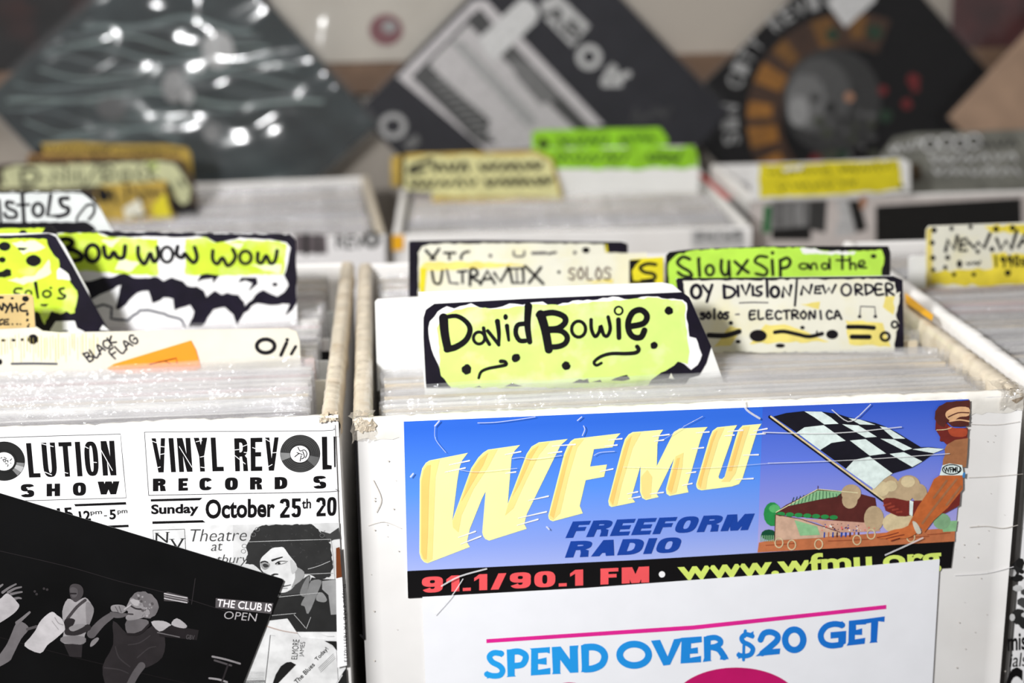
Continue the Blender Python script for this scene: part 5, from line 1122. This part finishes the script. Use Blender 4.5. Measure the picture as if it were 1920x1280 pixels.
r2 = blurred(qL, 'olive and yellow divider at the back left, in front of the sage one', None, [(900,860),(862,560),(900,512),(1250,492),(1490,470),(1560,600),(1590,860)], OLIVE, C7, mk_olive, (280, 416))
r1 = blurred(qL, 'sage divider with black capitals and slash, at the back left', r2.y + .014, [(575,830),(575,610),(-300,600),(-300,370),(60,325),(700,310),(1450,272),(1640,298),(1752,480),(1790,770),(1800,860)], BRNK, C7, mk_dnw)
r3 = blurred(qL, 'brown divider with scrawled words at the back left, behind the sage one', r1.y + .035, [(560,420),(560,335),(240,325),(250,232),(700,238),(1600,262),(1644,300),(1650,420)], BROWNC, C7, lambda a: (a.scrawl(280, 280, 760, 275, 14, INK, 1, 3, 22, 20), a.scrawl(800, 272, 1580, 300, 14, INK, 1, 5, 22, 22)))
r4 = blurred(qL, 'yellow-brown divider with a black left end, rearmost at the back left', r1.y + .07, [(640,330),(640,290),(322,285),(322,200),(372,142),(700,126),(1000,148),(1500,150),(1680,176),(1722,240),(1725,330)], OLIVE, C7, lambda a: (a.poly(jag([(316,300),(322,200),(372,145),(400,200),(380,300)], 6, 24, 2), INK, 1), a.scrawl(420, 190, 1000, 195, 15, INK, 1, 3, 20, 20), a.scrawl(1030, 200, 1640, 215, 15, INK, 1, 7, 18, 20)))
def mk_e(a):
    a.poly(jag([(560,985),(560,955),(422,950),(425,795),(520,780),(1080,772),(1152,802),(1205,985)], 6, 40, 2), mat('straw_card', (222, 218, 158), .45, .12, 40), 1); a.stroke([(415,780),(411,935)], 16, INK, 2)
    a.stroke([(560,800),(470,830),(450,860),(520,850)], 20, INK, 2); a.scrawl(560, 835, 760, 828, 16, INK, 2, 3, 26, 20); a.scrawl(800, 838, 1130, 826, 17, INK, 2, 9, 20, 22); a.scrawl(450, 918, 800, 915, 14, INK, 2, 5, 18, 20); a.scrawl(830, 915, 1180, 905, 18, INK, 2, 6, 14, 20)
e1 = blurred(qM, 'straw yellow divider with two scrawled lines at the back centre', None, [(560,1040),(560,940),(354,930),(356,784),(440,768),(1080,752),(1162,790),(1218,990),(1220,1040)], OLIVE, K2, mk_e, (900, 380))
def mk_f2(a):
    a.poly(jag([(1085,838),(1080,744),(1300,738),(1868,730),(1890,790),(1888,838),(1500,845)], 6, 30, 3), GREEN, 1); a.scrawl(1180, 790, 1560, 785, 14, mat('dark_green_ink', (50, 90, 20), .4), 2, 3, 20, 22); a.scrawl(1640, 790, 1860, 780, 18, mat('dark_green_ink', (50, 90, 20), .4), 2, 5, 24, 26)
e2 = blurred(qM, 'white divider with a lime green top strip at the back centre', e1.y + .014, [(1200,1010),(1150,900),(1072,742),(1870,728),(1893,800),(1892,1010)], WHITEC, K2, mk_f2)
e3 = blurred(qM, 'lime green divider rearmost at the back centre', e1.y + .045, [(1056,860),(1060,660),(1100,650),(1700,638),(1738,690),(1742,860)], GREEN, K2, lambda a: (a.scrawl(1200, 705, 1460, 700, 15, mat('dark_green_ink', (50, 90, 20), .4), 1, 3, 16, 20), a.scrawl(1500, 695, 1700, 690, 14, mat('dark_green_ink', (50, 90, 20), .4), 1, 8, 14, 18), a.poly(jag([(1085,720),(1110,690),(1150,720),(1120,760)], 5, 20, 3), INK, 1)))
# label card fixed to the rear right crate's front
a = qR.art(K6, .0034)
a.board([(410, 405), (402, 230), (430, 205), (1240, 164), (1288, 190), (1290, 352), (900, 378)], .0008, WHITEC)
a.poly(jag([(458,386),(452,206),(1226,176),(1252,340),(900,368)], 5, 30, 3), YELL, 1)
DI = mat('olive_ink', (84, 84, 20), .5); a.scrawl(500, 245, 860, 230, 8, DI, 2, 3, 14, 16); a.scrawl(900, 228, 1215, 212, 9, DI, 2, 5, 18, 16); a.scrawl(560, 325, 880, 310, 8, DI, 2, 8, 16, 18); a.scrawl(900, 300, 1000, 300, 9, DI, 2, 2, 14, 14); a.dot(1242, 326, 14, DI)
a.poly(jag([(580,222),(700,205),(690,228),(590,240)], 4, 20, 3), PAPER, 2)
a.build('label_card', qR.ob)['label'] = 'yellow scrawled label card on white backing'
def mk_grey(a):
    LG = grey(214); DG = grey(56)
    for x, y in ((1400, 90), (1490, 80), (1565, 85), (1640, 72)): a.ring(x, y, 40, 36, 12, LG, 1); a.ring(x + 6, y, 22, 20, 10, DG, 2)
    a.scrawl(1180, 120, 1380, 70, 12, LG, 1, 3, 26, 20); a.scrawl(1400, 170, 1900, 160, 15, grey(196), 1, 5, 22, 24); a.scrawl(1420, 240, 1920, 235, 15, grey(196), 1, 7, 22, 24); a.scrawl(1680, 90, 1900, 75, 14, DG, 2, 3, 22, 22)
    a.poly(jag([(1290,200),(1350,195),(1345,290),(1300,295)], 6, 20, 3), BRNK, 1)
g1 = blurred(qR, 'grey scrawled divider with ring shapes at the back right', None, [(1300,330),(1120,200),(1122,160),(1200,52),(1310,30),(1980,5),(1985,330)], mat('grey_scrawled_card', (120, 120, 112), .5, .2, 40), K6, mk_grey, (1800, 344))

for c, cards, lg in ((qM, [e1, e2, e3], [('clear-sleeved record in the back centre crate ahead of its straw yellow divider', 'records at the front of the back centre crate'), ('clear-sleeved record behind the dividers of the back centre crate', 'records behind the dividers of the back centre crate')]),
                     (qL, [r1, r2, r3, r4], [('clear-sleeved record in the back left crate ahead of its dividers', 'records at the front of the back left crate'), ('clear-sleeved record standing behind or between the dividers of the back left crate', 'records behind the dividers of the back left crate')]),
                     (qR, [g1], [('clear-sleeved record in the back right crate ahead of its grey divider', 'records at the front of the back right crate'), ('clear-sleeved record in the back right crate behind its grey divider', 'records at the back of the back right crate')])):
    segs(c, cards, lg, pitch=.0068, weights=(3, 4.5, 3, .8, 1.2))

# ================================================================== ALBUM COVERS ON THE WALL
def cover(label, c, ang, y, m, tilt, mk=None, plastic=SLEEVE2, size=.315, thick=.004, seed=0, edge=None, puff=.004):
    """an album in a plastic bag; c = photo pixel of its centre, ang = turn in its own plane, y = distance of its centre"""
    d = ray(*c); p = CAM + d * ((y - CAM.y) / d.y)
    o = thing('album_cover', label, 'album cover', p, None)
    rot = Matrix.Rotation(-tilt, 4, 'X') @ Matrix.Rotation(ang, 4, 'Y')
    o.matrix_basis = Matrix.Translation(p) @ rot
    bpy.context.view_layer.update()
    h = size / 2; v = [(x, yy, z) for x in (-h, h) for yy in (0, thick) for z in (-h, h)]
    sl = mesh_obj('jacket', v, [(0, 1, 3, 2), (4, 6, 7, 5), (0, 4, 5, 1), (2, 3, 7, 6), (0, 2, 6, 4), (1, 5, 7, 3)], [m, edge or m], [1, 1, 0, 0, 1, 1], o)
    b = sl.modifiers.new('edge', 'BEVEL'); b.width = .0008; b.segments = 2
    n3 = rot.to_3x3() @ Vector((0, -1, 0))
    if mk:
        a = Art(p, n3); mk(a, o); a.build('printed_picture', o)
    if plastic:
        n = 44; hh = h + .006; vv, ff = [], []
        for i in range(n + 1):
            for j in range(n + 1):
                x, z = (i / n - .5) * 2, (j / n - .5) * 2; rim = max(abs(x), abs(z))
                q = noise.noise(Vector((x * 1.5 + seed, z * 1.5, seed * 2.)), noise_basis='PERLIN_ORIGINAL') * puff + noise.noise(Vector((x * 4.2 + seed, z * 2.6 - x * 2.4, seed * 2. + 5))) * puff * .5
                vv.append((x * hh, -.0022 - abs(q) * (1 if rim < .97 else .3), z * hh))
        for i in range(n):
            for j in range(n): k = i * (n + 1) + j; ff.append((k, k + n + 1, k + n + 2, k + 1))
        mesh_obj('plastic_bag', vv, ff, [plastic], None, o, True)
    return o
D45 = math.radians(45)
RT = .12
def mk_land(a, o):
    """dark misty landscape"""
    a.fr = K = (0, 0, 2.6667)
    for i in range(16):
        y = 130 + i * 46; x0, x1 = -80 + abs(i - 8) * 22, 1250 + (i < 9) * i * 45 - (i > 8) * (i - 8) * 90
        P = [(x0 + (x1 - x0) * t, y + 26 * math.sin(t * 7 + i) + 18 * math.sin(t * 15 + i * 2)) for t in [j / 14 for j in range(15)]]
        P = [p for p in P if inside_diamond(p[0] / K[2], p[1] / K[2])]
        if len(P) > 2: a.stroke(P, random.uniform(10, 26), mat('mist_%d' % (i % 3), [(86, 102, 102), (58, 70, 72), (108, 124, 122)][i % 3], .45, .2, 30), 1 + i * .03)
    for x, y, w, h, v in ((870, 430, 120, 170, 110), (940, 480, 60, 90, 150), (1060, 660, 90, 100, 92), (1090, 250, 160, 190, 150), (560, 540, 160, 120, 44), (1000, 330, 40, 60, 170)):
        if inside_diamond(x / K[2], y / K[2]): a.poly(jag(ell(x, y, w / 2, h / 2, 12), 12, 24, x), grey(v), 3)
LQ = [(377, -171), (725, 245), (309, 593), (-39, 177)]
def inside_diamond(x, y):
    c = ((LQ[0][0] + LQ[2][0]) / 2, (LQ[0][1] + LQ[2][1]) / 2); s = .93; r = True
    for i in range(4):
        a_, b_ = LQ[i], LQ[(i + 1) % 4]; ax, ay = c[0] + (a_[0] - c[0]) * s, c[1] + (a_[1] - c[1]) * s; bx, by = c[0] + (b_[0] - c[0]) * s, c[1] + (b_[1] - c[1]) * s
        if (bx - ax) * (y - ay) - (by - ay) * (x - ax) < 0: r = False
    return r
YA = 1.082
cover('dark misty landscape album in shiny crinkled plastic, leaning diamond-wise at the left', (343, 211), math.radians(50.1), YA - .016, mat('misty_print', (36, 44, 46), .6, .5, 18, .2, 0, (84, 96, 96), .5, 12), RT, mk_land, seed=5, edge=mat('copper_edge', (130, 86, 62), .4), puff=.0075)
def sticker_quad(a, q, L, lines=True):
    a.poly(q, grey(206), L)
def mk_prism(a, o):
    a.fr = (600, 0, 2.6667); LG = grey(192, 4)
    a.poly([(385,385),(770,0),(830,0),(1420,625),(1330,640),(1260,700),(1040,745),(830,755)], LG, 1)
    a.poly([(455,385),(760,70),(800,50),(1360,640),(1280,680),(1050,720),(800,720)], grey(64), 2)
    a.poly([(560,300),(740,120),(1330,700),(900,730),(620,480),(520,400)], grey(186, 3), 3); a.poly([(470,380),(540,320),(640,420),(850,600),(830,700),(760,690)], grey(60), 4); a.poly([(640,200),(720,210),(1090,600),(1040,640)], grey(158), 4); a.poly([(740,100),(800,40),(850,100),(790,160)], grey(56), 4); a.poly([(940,270),(1060,330),(1200,500),(1100,520),(980,380)], grey(110), 4)
    for i in range(10): a.stroke([(560 + i * 26, 410 + i * 30), (640 + i * 26, 400 + i * 30)], 8, grey(130), 5)
    # rotated capitals along the right side
    a.poly([(1100,10),(1190,-30),(1350,130),(1260,235),(1120,90)], grey(186), 3); a.text('AB', ((1150, 0), (1330, 150), (1270, 215), (1110, 70)), grey(70), 4, .03)
    a.ring(1345, 285, 48, 48, 34, grey(186), 3); a.stroke([(1420,410),(1465,330),(1480,390),(1540,370)], 34, grey(186), 3); a.stroke([(1420,420),(1500,420)], 30, grey(186), 3)
    a.ring(365, 630, 56, 52, 30, grey(160), 3); a.poly(jag([(410,720),(480,670),(500,720),(440,750)], 8, 20, 3), grey(96), 3)
    for i in range(9): a.stroke([(1560 + i * 22, 600 - i * 10 + (i % 3) * 20), (1580 + i * 22, 540 + (i % 4) * 20)], 9, grey(76), 3)
    sticker_quad(a, [(785,200),(1010,-10),(1060,10),(1095,60),(1080,110),(870,310),(830,270)], 6)
cover('black album with a grey framed picture, leaning diamond-wise at the centre', (1022, 212), math.radians(46.5), YA, mat('charcoal_print', (38, 38, 44), .6, .15, 30, .2), RT, mk_prism, THIN, seed=9, edge=grey(170), puff=.002)
def mk_ring(a, o):
    a.fr = (0, 0, 1); cx, cy = 1597, 222; GD = mat('gold_print', (112, 76, 30), .45, .2, 40); GD2 = mat('gold_print_bright', (150, 100, 36), .45, .2, 40)
    def arc(r, t0, t1, n=40): return [(cx + r * math.cos(t0 + (t1 - t0) * i / n), cy + r * math.sin(t0 + (t1 - t0) * i / n)) for i in range(n + 1)]
    a.poly(arc(198, math.pi * .75, math.pi * 1.62) + arc(132, math.pi * 1.62, math.pi * .75), mat('dull_brown_print', (64, 42, 28), .45, .2, 40), 1)
    for i, t in enumerate((2.55, 2.85, 3.15, 3.5, 3.85, 4.3, 4.7)): a.poly(arc(196, t, t + .16 + .05 * (i % 2), 6) + arc(150 - 8 * (i % 2), t + .16 + .05 * (i % 2), t, 6), GD2 if i < 4 else GD, 2)
    s = 'SIN CITY REVIVAL'; r0, r1 = 214, 244; t0 = 2.93; dt = .118
    for i, ch in enumerate(s):
        if ch == ' ': continue
        ta = t0 + i * dt; tb = ta + dt * .76
        q = [(cx + r * math.cos(t), cy + r * math.sin(t)) for r, t in ((r1, ta), (r1, tb), (r0, tb), (r0, ta))]
        a.text(ch, q, grey(160), 2, .02)
    BALL = mat('grey_ball_print', (120, 116, 116), .4, .3, 20)
    a.poly(jag(ell(1560, 190, 92, 100, 24), 4, 20, 3), grey(52), 3); a.poly(jag(ell(1535, 180, 62, 72, 20), 4, 20, 3), grey(80), 4); a.poly(jag(ell(1512, 190, 38, 52, 16), 4, 20, 3), grey(112), 5); a.poly(jag(ell(1497, 208, 20, 30, 12), 3, 12, 3), grey(150), 6)
    for i in range(30): a.dot(random.uniform(1520, 1640), random.uniform(170, 300), random.uniform(4, 12), random.choice([grey(40), grey(70), mat('olive_print', (62, 66, 52), .5), grey(96)]), L=7 + i * .01)
    RD = mat('dark_red_print', (110, 22, 26), .5)
    for x, y, r_ in ((1712, 150, 12), (1655, 170, 9), (1700, 195, 10), (1530, 300, 12), (1716, 165, 8)): a.dot(x, y, r_, RD, L=8, seed=x)
    DGp = mat('dark_green_print', (24, 54, 34), .5)
    for x, y, r_ in ((1580, 290, 10), (1660, 218, 12), (1640, 60, 14), (1560, 65, 12)): a.dot(x, y, r_, DGp, L=8, seed=x)
    a.dot(1592, 182, 9, mat('skin_print', (180, 132, 104)), L=9)
    sticker_quad(a, [(1552, 10), (1568, -20), (1645, -20), (1640, 2), (1585, 52)], 9)
cover('black album with a gold ring and grey ball, leaning diamond-wise at the right', (1600, 221), math.radians(47.5), YA + .010, mat('black_album_print', (10, 9, 11), .65, .2, 30, .15), RT, mk_ring, THIN, seed=14, edge=grey(110), puff=.002)
cover('tan album leaning diamond-wise at the far right edge', (2115, 205), math.radians(44), YA - .022, mat('tan_print', (176, 146, 122), .5, .12, 30), RT, None, THIN, seed=17, puff=.003)

# plain upright covers on a rail along the wall, behind the leaning ones
pr = on_plane(700, 118, Vector((0, 1.115, 0)), Vector((0, -1, 0))); RZ = pr.z
tag(slab('trim_1', -2.1, 2.7, 1.106, WALLY, RZ - .034, RZ, mat('brown_rail', (116, 92, 74), .6, .2, 20)), None, None, None, 'structure')
def upright(label, px, m, mk=None, bag=SLEEVE2, seed=0, puff=.005, edge=None):
    p = on_plane(px, 0, Vector((0, 1.118, 0)), Vector((0, -1, 0))); z = RZ + .1585
    d = Vector((p.x, 1.118, z)) - CAM; cx = (960 + FPX * d.dot(right) / d.dot(fwd), 640 - FPX * d.dot(up) / d.dot(fwd))
    return cover(label, cx, 0, 1.118, m, .02, mk, bag, seed=seed, puff=puff, edge=edge)
def mk_cream(a, o):
    a.fr = (0, 0, 1); a.poly(ell(724, 56, 32, 30, 20), mat('maroon_print', (120, 66, 72), .5), 1); a.poly(ell(730, 50, 14, 12, 14), grey(150), 2)
upright('cream album with a maroon disc in shiny plastic, on the wall rail left of centre', 763, mat('cream_print', (190, 184, 174), .5, .06, 14), mk_cream, seed=21, puff=.008)
upright('very dark brown album on the wall rail at the far left', 226, mat('umber_print', (18, 13, 12), .65, .4, 24, .15, 0, (84, 34, 26), .5, 16), lambda a, o: (setattr(a, 'fr', (0, 0, 1)), a.poly([(458, -30), (478, -30), (480, 70), (460, 70)], mat('orange_brown_print', (186, 118, 60), .5), 1)), seed=23)
upright('dark maroon album in very crinkled plastic on the wall rail at the far right', 2022, mat('maroon_dark_print', (74, 30, 30), .45, .4, 20), None, seed=27, puff=.014)
# wooden riser behind the back crates that carries the leaning albums
bpy.context.view_layer.update()
lowz = min((o.matrix_world @ Vector(v)).z for o in SC.objects if o.type == 'EMPTY' and o.name.startswith('album_cover') and o.location.z < .06 for v in ((.158, 0, -.158), (-.158, 0, -.158), (.158, 0, .158), (-.158, 0, .158)))
rs = thing('display_riser', 'low wooden riser between the back crates and the wall', 'riser', (.3, 1.08, TABZ2))
slab('riser_top', -.7, 1.25, 1.038, 1.118, lowz - .019, lowz - .007, WOOD, rs, Vector((.3, 1.08, TABZ2)), .002)
for lx in (-.69, .28, 1.225): slab('riser_leg', lx, lx + .018, 1.042, 1.114, TABZ2, lowz - .019, WOOD, rs, Vector((.3, 1.08, TABZ2)))
